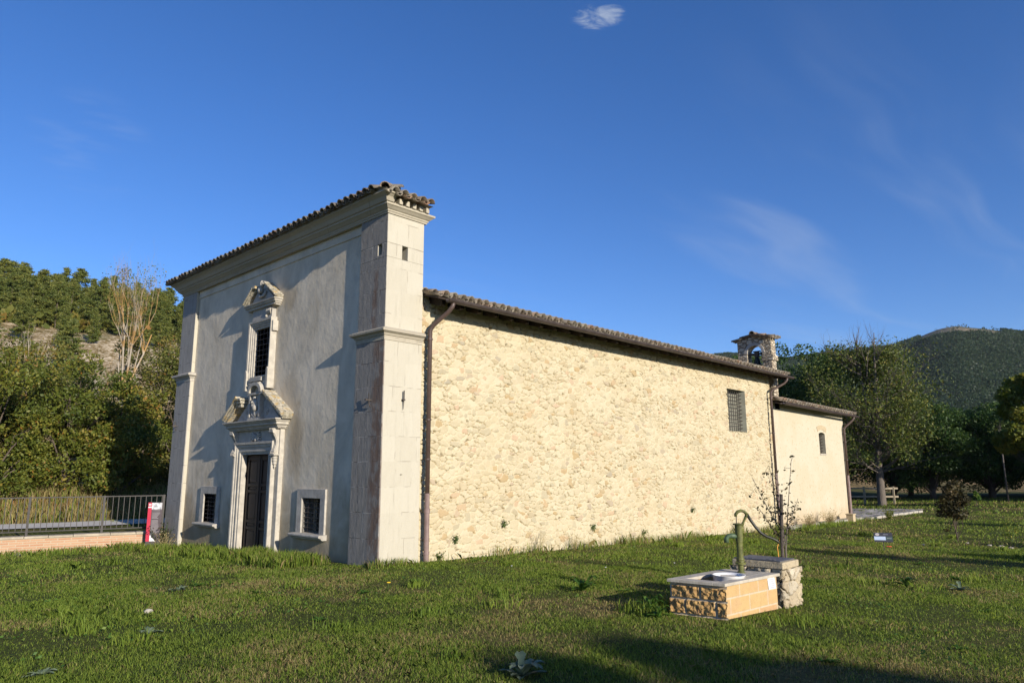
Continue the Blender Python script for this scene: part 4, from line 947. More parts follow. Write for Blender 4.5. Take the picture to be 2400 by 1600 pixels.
a = MB(); a.box(aw - .3, AWY0 - .03, AWZ0 - .05, aw + .02, AWY1 + .03, AWZ0 + .002); a.build('window_sill', M['slab'], aww)
tl = Tiles(); sl = R(12); tl.slope((0.33, 15.80, 3.83), (0, 1, -0.0125), (-math.cos(sl), 0, math.sin(sl)), (math.sin(sl), 0, math.cos(sl)), 7.35, 3.6)
ar_ = tl.build('annex_roof', church)
a = MB(); a.prism([(.30, 3.80), (-7.6, 3.80), (-7.6, 5.4), (-3.4, 5.4 - .82), (.30, 3.81)], ay0 + .01, ay1 + .55, lambda u, v, w: (u, w, v)); 
a = MB(); a.prism([(.29, 3.76), (-3.6, 3.76 + 3.89 * math.tan(sl)), (-3.6, 3.72 + 3.89 * math.tan(sl)), (.29, 3.72)], ay0 + .005, ay1 + .6, lambda u, v, w: (u, w, v)); a.build('roof_boarding', M['soffit'], ar_)
gutter((15.9, 23.05), 0.36, 3.765, 3.68, church)
downpipe(22.55, 22.30, 3.68, -0.45, x_eave=.35, split=1.05, wall=aw + .0, r=0.05)
a = MB(); a.box(-0.05, 15.8, -.6, 0.36, 22.6, gz(0, 19) + .07); tag(a.build('foot_pavement', M['concrete'], bevel=.02), 'narrow pale concrete strip along the annex foot', 'pavement')
a = MB(); a.box(0.30, 20.9, -.6, 0.55, 21.15, -.06); a.box(0.28, 20.88, -.06, .57, 21.17, -.02); tag(a.build('brick_pier', M['lintel'], bevel=.01), 'tiny brick stub at the end of the annex foot', 'brick stub')
#@@PART3
# ------------------------------------------------------------------ trough, pump, well
tr = thing('water_trough', 'low tuff-block water trough with a pale stone rim and open basin', 'trough', (6.22, -0.10, 0), local=True)
E1 = np.array([-.99, -.13]); E2 = np.array([.075, .997])
def sk(u, v, z): p = E1 * u + E2 * v; return (p[0], p[1], z)
TW, TL = 0.615, 1.16
def skbox(mb, u0, u1, v0, v1, z0, z1):
    mb.add([sk(u0, v0, z0), sk(u1, v0, z0), sk(u1, v1, z0), sk(u0, v1, z0), sk(u0, v0, z1), sk(u1, v0, z1), sk(u1, v1, z1), sk(u0, v1, z1)], [(0, 3, 2, 1), (4, 5, 6, 7), (0, 1, 5, 4), (1, 2, 6, 5), (2, 3, 7, 6), (3, 0, 4, 7)])
OU0, OU1, OV0, OV1 = 0.11, 0.49, 0.14, 0.62
a = MB(); skbox(a, .02, OU0 - .005, .055, TL, -.3, .343); skbox(a, OU1 + .005, TW - .02, .055, TL, -.3, .343); skbox(a, OU0 - .004, OU1 + .004, .055, OV0 - .005, -.3, .343); skbox(a, OU0 - .004, OU1 + .004, OV1 + .005, TL, -.3, .343); skbox(a, OU0 - .004, OU1 + .004, OV0 - .004, OV1 + .004, -.3, .14)
a.build('block_wall', M['block'], tr)
# split-faced front blocks as a displaced sheet
u_ = np.linspace(-.012, TW + .012, 130); z_ = np.linspace(-.25, .343, 120); UU, ZZ = np.meshgrid(u_, z_, indexing='ij')
row = np.floor((ZZ + .145) / .165); off = np.where(row % 2 == 0, .0, .17); ju = np.abs(((UU + off) / .34 + .18) % 1 - .0) ; ju = np.minimum(ju, 1 - ju) * .34; jz = np.abs((ZZ + .145) % .165); jz = np.minimum(jz, .165 - jz)
joint = 1 - sstep(.006, .016, np.minimum(ju, jz)); rough_ = fbm(UU * 26, ZZ * 26, 4, 5)
face = (ZZ < .318)
DD = np.where(face, (1 - joint) * (.012 + .055 * (rough_ - .3)), 0.0)
P0 = E1[None, None, :] * UU[..., None] + E2[None, None, :] * (.05 - DD)[..., None]
me = np_mesh('split_block_face', np.stack([P0[..., 0].ravel(), P0[..., 1].ravel(), ZZ.ravel()], 1), grid_faces(130, 120), {'m': np.where(face, joint, .7).ravel()})
link('split_block_face', me, M['split'], tr)
a = MB()
for (u0, u1, v0, v1) in ((-.02, OU0, -.0, TL + .01), (OU1, TW + .02, -.0, TL + .01), (OU0 + .001, OU1 - .001, -.0, OV0), (OU0 + .001, OU1 - .001, OV1, TL + .01)): skbox(a, u0, u1, v0, v1, .346, .378)
a.build('stone_rim', M['slab'], tr, bevel=.004)
bowl = MB(); bc = (6.035, 0.395)
bowl.lathe([(0.03, .16), (0.08, .17), (.135, .225), (.165, .33), (.172, .395), (.182, .400), (.181, .405), (.166, .401), (.157, .34), (.128, .235), (.08, .185), (0.0, .182)], (bc[0], bc[1], 0.0), 36)
tag(bowl.build('washing_bowl', M['enamel'], smooth=True), 'round white enamel bowl set into the trough basin', 'bowl')
# paper notice taped on the right face
nt = thing('notice', 'small white paper notice fixed high on the right face of the trough', 'notice', (6.30, 0.93, .3), local=True)
def face_pt(v, z, o): p = E1 * (.02 - o) + E2 * v + np.array([6.22, -.10]); return (p[0] - 6.30, p[1] - .93, z - .3)
a = MB(); a.add([face_pt(.95, .35, .004), face_pt(1.11, .35, .005), face_pt(1.12, .215, .012), face_pt(.965, .215, .008), face_pt(.95, .35, .001), face_pt(1.11, .35, .001), face_pt(1.12, .215, .009), face_pt(.965, .215, .005)], [(0, 1, 2, 3), (7, 6, 5, 4), (0, 4, 5, 1), (1, 5, 6, 2), (2, 6, 7, 3), (3, 7, 4, 0)]); sheet_ = a.build('sheet', M['paper'], nt)
a = MB()
for k, zz in enumerate((.325, .302, .279, .256, .236)):
    a.add([face_pt(.975, zz, .0135), face_pt(1.095 - .02 * (k % 2), zz, .0135), face_pt(1.095 - .02 * (k % 2), zz - .006, .0137), face_pt(.975, zz - .006, .0137)], [(0, 1, 2, 3)])
a.build('text_lines', M['ink'], sheet_)

# hand pump
PX, PY, PZ = 5.985, 0.80, 0.378
pump = thing('hand_pump', 'olive green cast-iron hand pump with a curved black handle on the trough rim', 'hand pump', (PX, PY, PZ))
PD = np.array([.80, .60])
def pp(u, z): return (PX + PD[0] * u, PY + PD[1] * u, PZ + z)
a = MB(); a.lathe([(.052, 0), (.048, .012), (.034, .02), (.033, .10), (.041, .105)], (PX, PY, PZ), 20); a.lathe([(.062, .105), (.064, .128), (.050, .135), (.046, .150), (.050, .165), (.046, .185), (.039, .195), (.038, .36), (.041, .375), (.041, .385), (.047, .39), (.048, .595), (.0, .596)], (PX, PY, PZ), 24)
a.lathe([(.053, .597), (.068, .600), (.070, .612), (.058, .618), (.012, .62)], (PX, PY, PZ), 24)
for z in (.24, .28, .32): a.lathe([(.0385, z), (.0405, z + .003), (.0385, z + .006)], (PX, PY, PZ), 20)
for k in range(6):
    w = k * math.pi / 3; a.tube([(PX + .055 * math.cos(w), PY + .055 * math.sin(w), PZ + .125), (PX + .055 * math.cos(w), PY + .055 * math.sin(w), PZ + .142)], .007, 6)
a.build('barrel', M['pump'], pump, smooth=False)
a = MB(); a.tube([pp(-.03, .455), pp(-.10, .462), pp(-.135, .455), pp(-.155, .43), pp(-.157, .375)], [.034, .030, .029, .028, .030], 12); a.build('spout', M['pump_spout'], pump, smooth=True)
a = MB(); a.tube([pp(.045, .60), pp(.07, .65), pp(.105, .725)], [.016, .014, .018], 8); a.tube([pp(.045, .57), pp(.045, .605)], .02, 8)
b_ = Vector((-PD[1], PD[0], 0)); c_ = Vector(pp(.106, .722)); a.tube([c_ - b_ * .03, c_ + b_ * .03], .012, 8); a.build('fulcrum', M['pump'], pump)
a = MB(); a.tube([pp(-.022, .60), pp(-.022, .715)], .006, 6); a.build('piston_rod', M['iron'], pump)
a = MB(); a.tube([pp(-.028, .705), pp(-.026, .735), pp(0, .768), pp(.04, .782), pp(.08, .770), pp(.115, .728)], [.018, .020, .021, .020, .019, .019], 10)
hd = a.build('handle', M['pump'], pump, smooth=True)
a = MB(); a.tube([pp(.112, .733), pp(.155, .655), pp(.205, .575), pp(.265, .50), pp(.33, .455), pp(.40, .43), pp(.45, .405), pp(.485, .365)], [.0195, .019, .018, .0175, .017, .016, .016, .013], 10); a.build('handle_grip', M['pump_dark'], hd, smooth=True)

pump.scale = (.94, .94, .90)
# rubble well block with a steel lid
wl = thing('stone_well', 'squat rubble stone well block with a flat grey steel lid behind the trough', 'well', (6.0, 1.35, 0), local=True)
w0, w1, v0, v1 = -.30, .32, -.20, .26
a = MB(); a.box(w0 + .04, v0 + .04, -.3, w1 - .04, v1 - .04, .42); a.build('well_core', M['well'], wl)
per = [(w0, v0), (w1, v0), (w1, v1), (w0, v1), (w0, v0)]; L = [0]
for p, q in zip(per[:-1], per[1:]): L.append(L[-1] + math.hypot(q[0] - p[0], q[1] - p[1]))
UU, VV, H, bid, mo = rubble(0, L[-1], -.3, .405, .0075, .105, .085, 23, .3, 1.3)
uu = UU[:, 0]; bx = np.interp(uu, L, [p[0] for p in per]); by = np.interp(uu, L, [p[1] for p in per])
nx_ = bx / (w1 - .0); ny_ = (by - .03) / .23; nn = np.sqrt(nx_ ** 4 + ny_ ** 4) ** .5 + 1e-6; dx_ = np.where(np.abs(nx_) >= np.abs(ny_), np.sign(nx_), nx_ * .5); dy_ = np.where(np.abs(ny_) >= np.abs(nx_), np.sign(ny_), ny_ * .5)
V = np.stack([(bx[:, None] + dx_[:, None] * H).ravel(), (by[:, None] + dy_[:, None] * H).ravel(), VV.ravel()], 1)
link('rubble_face', np_mesh('rubble_face', V, grid_faces(*UU.shape), {'v': bid.ravel(), 'm': mo.ravel()}), M['well'], wl, smooth=True)
a = MB(); a.box(w0 - .0, v0 - .0, .405, w1 + .012, v1 + .012, .485); cap = a.build('concrete_cap', M['well'], wl, bevel=.01)
me = cap.data
for nm, val in (('v', .1), ('m', .8)):
    at = me.attributes.new(nm, 'FLOAT', 'POINT'); at.data.foreach_set('value', [val] * len(me.vertices))
a = MB(); a.box(w0 + .03, v0 + .02, .486, w1 - .03, v1 - .02, .497); a.box(w0 + .02, v0 + .01, .486, w1 - .02, v0 + .02, .505)
for x in (-.1, .12): a.tube([(x, v0 + .03, .503), (x + .05, v0 + .03, .503)], .008, 8)
a.box(.2, v0 + .02, .497, .23, v0 + .05, .512)
a.build('steel_lid', M['steel'], wl, bevel=.002)

# ------------------------------------------------------------------ foliage tools
def leaves_np(C, size, rng, aspect=.55, up=0.0, droop=0.0):
    n = len(C); th = rng.uniform(0, 2 * np.pi, n); ph = np.arccos(rng.uniform(-1, 1, n))
    a = np.stack([np.sin(ph) * np.cos(th), np.sin(ph) * np.sin(th), np.cos(ph) * (1 - up) - droop], 1); a /= np.linalg.norm(a, axis=1)[:, None] + 1e-9
    b = np.cross(a, rng.normal(size=(n, 3))); b /= np.linalg.norm(b, axis=1)[:, None] + 1e-9
    s_ = (size * rng.uniform(.65, 1.3, n))[:, None]
    V = np.stack([C - a * s_, C + b * s_ * aspect, C + a * s_, C - b * s_ * aspect], 1).reshape(-1, 3)
    F = np.arange(4 * n).reshape(-1, 4); return V, F
def crown_pts(clumps, n, rng):
    """clumps: (x,y,z,r) ; leaf points biased to each clump's shell"""
    cl = np.array(clumps); k = rng.choice(len(cl), n, p=cl[:, 3] ** 2 / (cl[:, 3] ** 2).sum())
    d = rng.normal(size=(n, 3)); d /= np.linalg.norm(d, axis=1)[:, None]; r = cl[k, 3] * rng.uniform(.25, 1, n) ** .5
    return cl[k, :3] + d * r[:, None] * np.array([1, 1, .78]), k
def leafy_mesh(name, clumps, n, size, rng, mixv=.25):
    P, k = crown_pts(clumps, n, rng); base = rng.rand(len(clumps))
    v = np.clip(base[k] * .55 + rng.rand(n) * .5 + mixv * (rng.rand(n) > .93) - .05, 0, 1)
    V, F = leaves_np(P, size, rng); return np_mesh(name, V, F, {'v': np.repeat(v, 4)})
def trunk_mesh(name, base_r, h, clumps, rng, lean=(0, 0), limbs=14, top=.75):
    mb = MB(); pts = []
    for k in range(7):
        q = k / 6; pts.append((lean[0] * q + .05 * rng.normal() * q, lean[1] * q + .05 * rng.normal() * q, -.3 + (h * top + .3) * q))
    mb.tube(pts, [base_r * (1.25 if k == 0 else 1) * (1 - .75 * k / 6) for k in range(7)], 9)
    cl = sorted(clumps, key=lambda c: -c[3])[:limbs]
    for c in cl:
        f = np.clip((c[2] / h) * .75 - .12, .12, .95); i = f * 6; j = int(min(i, 5)); p0 = np.array(pts[j]) + (np.array(pts[j + 1]) - np.array(pts[j])) * (i - j); p1 = np.array(c[:3])
        mid = (p0 + p1) / 2 + np.array([0, 0, .10 * np.linalg.norm(p1 - p0)]) + rng.normal(size=3) * .06
        r = base_r * (1 - .75 * f) * .5; mb.tube([p0, mid, p1], [r, r * .6, r * .15], 5, cap=False)
        for _ in range(2):
            e = p1 + rng.normal(size=3) * c[3] * .6; mb.tube([mid, (mid + e) / 2 + rng.normal(size=3) * .08, e], [r * .4, r * .25, r * .06], 4, cap=False)
    return mb
def ell_clumps(rng, n, c, rad, rc, bottom=-1.0, power=.45):
    out = []
    while len(out) < n:
        d = rng.normal(size=3); d /= np.linalg.norm(d)
        if d[2] < bottom: continue
        r = rng.uniform(.15, 1) ** power; out.append((c[0] + d[0] * r * rad[0], c[1] + d[1] * r * rad[1], c[2] + d[2] * r * rad[2], rc * rng.uniform(.6, 1.35)))
    return out
def tree(name, label, cat, loc, seed, h, clumps, n, leaf, lm, bm, group=None, base_r=.14, limbs=14, lean=(0, 0), top=.75, foliage='crown'):
    rng = np.random.RandomState(seed); t_ = thing(name, label, cat, loc, group, local=True)
    tm = trunk_mesh('trunk', base_r, h, clumps, rng, lean, limbs, top); tm.build('trunk', M[bm], t_, smooth=True)
    link(foliage, leafy_mesh(foliage, clumps, n, leaf, rng), M[lm], t_)
    return t_
def branchy(mb, p, d, L, r, depth, rng, spread=.5, upb=.35, n=5, tips=None, ratio=.72, kids=(2, 4)):
    p = np.array(p, float); d = np.array(d, float); d /= np.linalg.norm(d); pts = [p.copy()]; q = p.copy(); dd = d.copy()
    for k in range(3):
        dd = dd + rng.normal(size=3) * .12 + np.array([0, 0, upb * .25]); dd /= np.linalg.norm(dd); q = q + dd * L / 3; pts.append(q.copy())
    mb.tube(pts, [r, r * .82, r * .66, r * .5], n if depth > 1 else 4, cap=False)
    if tips is not None and depth <= 1: tips.append(q.copy()); tips.append(pts[2])
    if depth == 0: return
    for _ in range(rng.randint(*kids) + (1 if depth > 2 else 0)):
        i = rng.randint(1, 4); e = dd + rng.normal(size=3) * spread + np.array([0, 0, upb]); branchy(mb, pts[i], e, L * rng.uniform(ratio * .8, ratio * 1.15), r * .5 * rng.uniform(.7, 1.0), depth - 1, rng, spread, upb, n, tips, ratio, kids)

# ------------------------------------------------------------------ left boundary: brick wall, railing, panel
LD = Vector((-0.262, -0.965, 0)).normalized()          # run of the wall, away from the church
LN = Vector((LD.y, -LD.x, 0))                            # towards the road
if LN.x > 0: LN = -LN
W0 = Vector((-9.0, -0.42, 0))
def wp(s_, o, z): p = W0 + LD * s_ + LN * o; return (p.x, p.y, z)
def wbox(mb, s0, s1, o0, o1, z0, z1):
    mb.add([wp(s0, o0, z0), wp(s1, o0, z0), wp(s1, o1, z0), wp(s0, o1, z0), wp(s0, o0, z1), wp(s1, o0, z1), wp(s1, o1, z1), wp(s0, o1, z1)], [(0, 3, 2, 1), (4, 5, 6, 7), (0, 1, 5, 4), (1, 2, 6, 5), (2, 3, 7, 6), (3, 0, 4, 7)])
bw = thing('brick_wall', 'low wall of thin red bricks with a pale coping at the left edge', 'wall', (-9.3, -1.5, -.3))
a = MB(); wbox(a, -.38, 14, 0.0, .30, -.8, .065); a.build('brickwork', M['brick'], bw)
a = MB(); s_ = -.40
rng = np.random.RandomState(3)
while s_ < 14:
    L_ = rng.uniform(.45, .8); wbox(a, s_, s_ + L_ - .008, -.03, .33, .067, .118 + rng.uniform(-.006, .006)); s_ += L_
a.build('coping', M['coping'], bw, bevel=.01)
ra = thing('railing', 'brown iron railing with thin upright bars standing on the brick wall', 'railing', (-9.4, -1.5, .12))
RT = .98
a = MB(); wbox(a, -.35, 14, .13, .17, RT - .012, RT + .012); wbox(a, -.35, 14, .135, .165, .20, .222); a.build('rails', M['rail'], ra)
a = MB()
for k in range(118):
    s_ = -.30 + k * .12; wbox(a, s_, s_ + .014, .143, .157, .223, RT - .013)
bars = a.build('bars', M['rail'], ra); 
for s_ in (-.36, .95, 2.46, 4.0, 5.6, 7.2, 8.8):
    a = MB(); wbox(a, s_, s_ + .05, .125, .175, .12, RT + .02); a.build('post', M['rail'], ra)
pn = thing('info_panel', 'narrow grey information panel with a crimson left band beside the left pilaster', 'information panel', (-8.58, -0.42, -.25), local=True, rz=R(43))
a = MB(); a.box(-.17, -.015, 0, .17, .015, 1.08); a.build('board', M['panel_grey'], pn, bevel=.004)
a = MB(); a.box(-.171, -.0185, .16, -.085, -.0151, 1.081); rb = a.build('red_band', M['panel_red'], pn)
a = MB(); a.box(-.165, -.0205, .955, -.088, -.0186, .985); 
for k in range(4): a.box(-.155 + k * .016, -.0205, 1.01, -.145 + k * .016, -.0186, 1.055)
a.build('lettering', M['white'], rb)
a = MB(); a.box(-.08, -.0185, .92, .168, -.0151, 1.075); a.build('photo_print', M['panel_photo'], pn)
a = MB()
rng = np.random.RandomState(8)
for k in range(22):
    z = .885 - k * .026
    if k == 1 or k == 8: continue
    a.box(-.065, -.0182, z, -.065 + rng.uniform(.13, .20), -.0151, z + .009)
a.build('text_lines', M['panel_text'], pn)
a = MB(); a.prism([(-.08, .165), (.07, .165), (-.01, .24), (-.045, .255), (-.045, .305), (-.08, .305)], -.0185, -.0151, lambda u, v, w: (u, w, v)); a.build('map_print', M['white'], pn)

# ------------------------------------------------------------------ hedge trees across the road
G = 'autumn trees behind the railing'
def hedge(name, label, x, y, h, r, seed, n, lm, cat='tree', leaf=.058, gr=G):
    rng = np.random.RandomState(seed); cl = ell_clumps(rng, 66, (0, 0, h * .52), (r * 1.08, r * 1.08, h * .50), .40 * r / 1.8 + .09, power=.45)
    cl += [(rng.uniform(-r, r) * .9, rng.uniform(-r, r) * .9, rng.uniform(.3, 1.2), .5) for _ in range(8)]
    return tree(name, label, cat, (x, y, gz(x, y) - .05), seed, h, cl, n, leaf, lm, 'bark', gr, base_r=.10)
HT = [(-19.2, -4.6, 6.2, 1.9, 'leaf_hedge', 'dense green and yellow tree at the left end of the thicket'),
      (-18.6, -2.0, 5.3, 1.8, 'leaf_hedge', 'broad green tree with orange tinged leaves, second from the left end'),
      (-18.9, 0.2, 4.9, 1.7, 'leaf_hedge', 'bushy yellow-green tree below the small pale bare tree'),
      (-18.2, 1.7, 4.2, 1.4, 'leaf_hedge', 'low yellow-green tree beside the dark shadowed gap'),
      (-19.6, 4.3, 6.0, 1.8, 'leaf_olive', 'olive brown tree just left of the church corner'),
      (-20.2, 6.6, 6.4, 2.0, 'leaf_olive', 'olive tree half hidden behind the church corner'),
      (-22.4, -3.2, 7.0, 2.0, 'leaf_olive', 'taller olive tree rising behind the left end of the thicket'),
      (-22.6, -0.6, 6.4, 1.9, 'leaf_olive', 'olive tree rising behind the middle of the thicket'),
      (-25.5, 0.9, 6.6, 1.8, 'leaf_hedge', 'green tree rising behind the thicket left of the big bare tree'),
      (-24.5, 5.0, 7.4, 2.1, 'leaf_olive', 'tall olive tree behind the bare tree, near the church corner'),
      (-24.0, -6.5, 7.4, 2.2, 'leaf_hedge', 'tall yellowing tree at the far left edge of the picture'),
      (-17.4, -3.5, 2.3, 1.2, 'leaf_green', 'low rounded green bush at the foot of the thicket'),
      (-21.5, 3.6, 3.3, 1.2, 'leaf_hedge', 'low yellow-green bush standing in the dark gap of the thicket')]
for k, (x, y, h, r, lm, lab) in enumerate(HT): hedge('broadleaf_tree', lab, x, y, h, r, 40 + k, 16000 if h > 3.4 else 8000, lm, gr=G)

def bare_tree(name, label, loc, h, seed, fork, r=.16, lean=(0, 0), nb=7, spread=.28, depth=4, lm=None, bm='bark_pale', leafn=0, L=None, group=None):
    rng = np.random.RandomState(seed); t_ = thing(name, label, 'tree', loc, group, local=True); mb = MB(); tips = []
    top = (lean[0] * fork, lean[1] * fork, fork); mb.tube([(0, 0, -.3), (lean[0] * fork * .4, lean[1] * fork * .4, fork * .5), top], [r * 1.2, r, r * .85], 9); mb.build('trunk', M[bm], t_, smooth=True)
    mb = MB(); L = L or (h - fork) * .42
    for k in range(nb):
        w = 2 * math.pi * k / nb + rng.uniform(-.3, .3); e = (spread * math.cos(w), spread * math.sin(w), 1.0 + .3 * rng.rand()); branchy(mb, (top[0], top[1], fork * rng.uniform(.86, 1.0)), e, L * rng.uniform(.8, 1.1), r * rng.uniform(.26, .46), depth, rng, .26, .42, 5, tips, .66, (2, 4))
    mb.build('branches', M[bm], t_, smooth=True)
    if leafn:
        T = np.array(tips); T = T[T[:, 2] < h * .86]; P = T[rng.randint(0, len(T), leafn)] + rng.normal(size=(leafn, 3)) * .09; V, F = leaves_np(P, .04, rng); link('leaves', np_mesh('leaves', V, F, {'v': np.repeat(rng.rand(leafn), 4)}), M[lm], t_)
    return t_
bare_tree('bare_poplar', 'tall bare pale tree with orange lichen on its upswept branches', (-22.6, 3.0, .8), 10.9, 4, 4.2, .15, nb=4, spread=.30, depth=5, lm='leaf_poplar', leafn=1500)
bare_tree('bare_poplar', 'small bare white-stemmed tree standing out of the left thicket', (-20.6, -.9, .8), 6.6, 9, 3.9, .09, nb=4, spread=.22, depth=3)
bare_tree('bare_poplar', 'thin bare brown-stemmed tree between the pale one and the big bare tree', (-20.4, 1.5, .8), 6.2, 12, 3.2, .075, nb=4, spread=.22, depth=3)
bare_tree('bare_poplar', 'slender bare grey tree beside the left edge of the church', (-24.5, 7.4, .9), 9.2, 15, 4.4, .10, nb=5, spread=.25, depth=3)

# ------------------------------------------------------------------ pines on the scree hill
def hill_at(x, y):
    dx, dy = x - CAM[0], y - CAM[1]; az = math.degrees(math.atan2(dx, dy)); dd = math.hypot(dx, dy)
    X, Y = np.array([x]), np.array([y]); H = hill_h(np.array([az]), np.array([dd])); return float((H + 3.2 * (fbm(X * .07, Y * .07, 5, 5) - .48) * np.clip(H / 6, 0, 1))[0])
def pine_proto(seed, h, bushy):
    rng = np.random.RandomState(seed); t_ = thing('pine_tree', 'pine', 'pine tree', (0, 0, -500), 'pine trees on the rocky hill', local=True)
    mb = MB(); mb.tube([(0, 0, -.5), (.05, 0, h * .5), (0, .05, h)], [h * .016, h * .011, h * .003], 6); mb.build('trunk', M['bark'], t_)
    C = []; vv = []
    z = h * (.10 if not bushy else .16); zt = h
    while z < zt * .985:
        f = (z - h * .08) / (h * .92); rr = h * (.21 if not bushy else .29) * ((1 - f) ** (.75 if not bushy else .5)) * min(1, f * 5 + .35)
        nb = rng.randint(5, 8)
        for k in range(nb):
            w = rng.uniform(0, 2 * np.pi); L = rr * rng.uniform(.65, 1.15); m_ = int(34 + 76 * L / h * 4); q = rng.uniform(.15, 1, m_) ** .7; base = rng.rand()
            P = np.stack([np.cos(w) * q * L, np.sin(w) * q * L, z + q * L * .15 + 0 * q], 1) + rng.normal(size=(m_, 3)) * np.array([.05, .05, .025]) * h * .45; C.append(P); vv.append(np.clip(base * .6 + rng.rand(m_) * .4, 0, 1))
        z += h * rng.uniform(.035, .055)
    C = np.concatenate(C); vv = np.concatenate(vv); V, F = leaves_np(C, .0165 * h, rng, .42); link('crown', np_mesh('crown', V, F, {'v': np.repeat(vv, 4)}), M['needle'], t_); return t_
protos = [pine_proto(71, 9.0, False), pine_proto(72, 8.4, True), pine_proto(73, 9.5, True), pine_proto(74, 7.5, False)]
rng = np.random.RandomState(77); pts = []
cand = 0
while len(pts) < 190 and cand < 20000:
    cand += 1; az = rng.uniform(-87, -64); dd = rng.uniform(99, 148) if rng.rand() < .9 else rng.uniform(72, 98)
    if dd < 99 and rng.rand() < .45: continue
    x = CAM[0] + dd * math.sin(R(az)); y = CAM[1] + dd * math.cos(R(az)); mind = 2.1 if dd > 99 else 4.0
    if any((x - p[0]) ** 2 + (y - p[1]) ** 2 < mind ** 2 for p in pts): continue
    pts.append((x, y, dd, az))
for k in range(10):      # crest behind the nave
    az = -50.3 + (rng.uniform(-4, 4) if k else 0); dd = 168
    pts.append((CAM[0] + dd * math.sin(R(az)), CAM[1] + dd * math.cos(R(az)), dd, az))
lim = sorted(p[2] for p in pts if p[3] < -60)
for k, (x, y, dd, az) in enumerate(pts):
    pr = protos[k % 4]
    if dd < 99: lab = 'pine standing alone on the pale scree slope'; sc = rng.uniform(.45, .62)
    elif az > -60: lab = 'pine on the crest behind the nave roof'; sc = .75 if k % 10 else 1.05
    elif dd < 112: lab = 'pine in the front row at the upper edge of the scree'; sc = rng.uniform(.55, .82)
    elif dd < 130: lab = 'pine in the middle of the hilltop pine wood'; sc = rng.uniform(.58, .88)
    else: lab = 'pine on the skyline of the left hill'; sc = rng.uniform(.68, 1.0)
    z = hill_at(x, y) - .2
    if k < 4:
        o = pr; o.location = (x, y, z); o.scale = (sc,) * 3; o['label'] = lab
    else: copy_thing(pr, (x, y, z), rng.uniform(0, 6.28), sc, lab)

# wooded slopes: one mass of small crowns
def wood_mass(name, label, pts, size, rng, lm, per=26):
    n = len(pts); P = np.repeat(pts, per, 0); S = np.repeat(size, per); d = rng.normal(size=(n * per, 3)); d /= np.linalg.norm(d, axis=1)[:, None]; d[:, 2] = np.abs(d[:, 2]) * 1.1 - .1
    P = P + d * S[:, None] * np.array([1, 1, .95]) * rng.uniform(.7, 1.05, (n * per, 1))
    V, F = leaves_np(P, 1.0, rng, .7); C = np.repeat(P, 4, 0); V = C + (V - C) * np.repeat(S, 4)[:, None] * .36
    v = np.repeat(np.clip(np.repeat(rng.rand(n), per) * .75 + rng.rand(n * per) * .3, 0, 1), 4); o = link(name, np_mesh(name, V, F, {'v': v}), M[lm]); return tag(o, label, 'wood', kind='stuff')
rng = np.random.RandomState(5)
n = 2600; az = rng.uniform(-46, -17, n); dd = rng.uniform(105, 200, n); x = CAM[0] + dd * np.sin(np.radians(az)); y = CAM[1] + dd * np.cos(np.radians(az)); H = hill_h(az, dd); z = H + 3.2 * (fbm(x * .07, y * .07, 5, 5) - .48) * np.clip(H / 6, 0, 1)
wood_mass('near_wood', 'dense broadleaf wood on the ridge behind the nave roof', np.stack([x, y, z + .8], 1), rng.uniform(1.3, 2.6, n), rng, 'leaf_oak', 30)
n = 900; az = rng.uniform(-92, -58, n); dd = 97 + 60 * rng.rand(n) ** 1.2; x = CAM[0] + dd * np.sin(np.radians(az)); y = CAM[1] + dd * np.cos(np.radians(az)); H = hill_h(az, dd); z = H + 3.2 * (fbm(x * .07, y * .07, 5, 5) - .48) * np.clip(H / 6, 0, 1)
wood_mass('undergrowth', 'low scrub under the pines of the left hill', np.stack([x, y, z + .2], 1), rng.uniform(.5, 1.5, n), rng, 'leaf_olive', 30)
n = 52000; az = rng.uniform(-33, -4, n); dd = 330 + 670 * rng.uniform(0.0, 1, n) ** .8; x = CAM[0] + dd * np.sin(np.radians(az)); y = CAM[1] + dd * np.cos(np.radians(az)); H = mount_h(az, dd); z = H + 14 * (fbm(x * .012, y * .012, 5, 5) - .48) * np.clip(H / 6, 0, 1)
kp = ~((z > 141) & (az > -13.2) & (az < -8.4) & (rng.rand(n) < .985)); kp &= rng.rand(n) < .97
wood_mass('mountain_wood', 'dark wooded flank of the distant rounded mountain', np.stack([x, y, z + 1.5], 1)[kp], rng.uniform(1.2, 2.7, n)[kp], rng, 'forest', 7)

# ------------------------------------------------------------------ right-hand trees
def big_tree(name, label, x, y, h, r, seed, n, lm, leaf=.088, base_r=.2, low=.15, nc=60, bm='bark', group=None, zc=.58, rz_=.46):
    rng = np.random.RandomState(seed); n = int(n * 1.7); cl = ell_clumps(rng, nc, (0, 0, h * zc), (r, r, h * rz_), r * .30, bottom=-.95)
    return tree(name, label, 'tree', (x, y, gz(x, y) - .05), seed, h, cl, n, leaf, lm, bm, group, base_r=base_r, limbs=20)
GR = 'trees at the right edge of the meadow'
big_tree('oak_tree', 'large dark green oak rising right behind the annex roof', -8.6, 40.5, 10.4, 3.9, 201, 26000, 'leaf_oak', group=GR)
big_tree('oak_tree', 'dark oak behind the bell gable, lower than its neighbour', -12.4, 39.5, 9.6, 3.0, 202, 13000, 'leaf_oak', group=GR)
big_tree('oak_tree', 'green oak in the shade to the right of the yellowing tree', -3.6, 49.5, 6.6, 3.0, 203, 16000, 'leaf_oak', group=GR)
big_tree('oak_tree', 'dark shaded oak in the middle of the right hand tree line', -.4, 51.5, 6.0, 2.9, 204, 14000, 'leaf_oak', group=GR)
big_tree('oak_tree', 'dark shaded oak near the right edge, behind the slim trunk', 3.0, 52, 5.9, 3.0, 205, 14000, 'leaf_oak', group=GR)
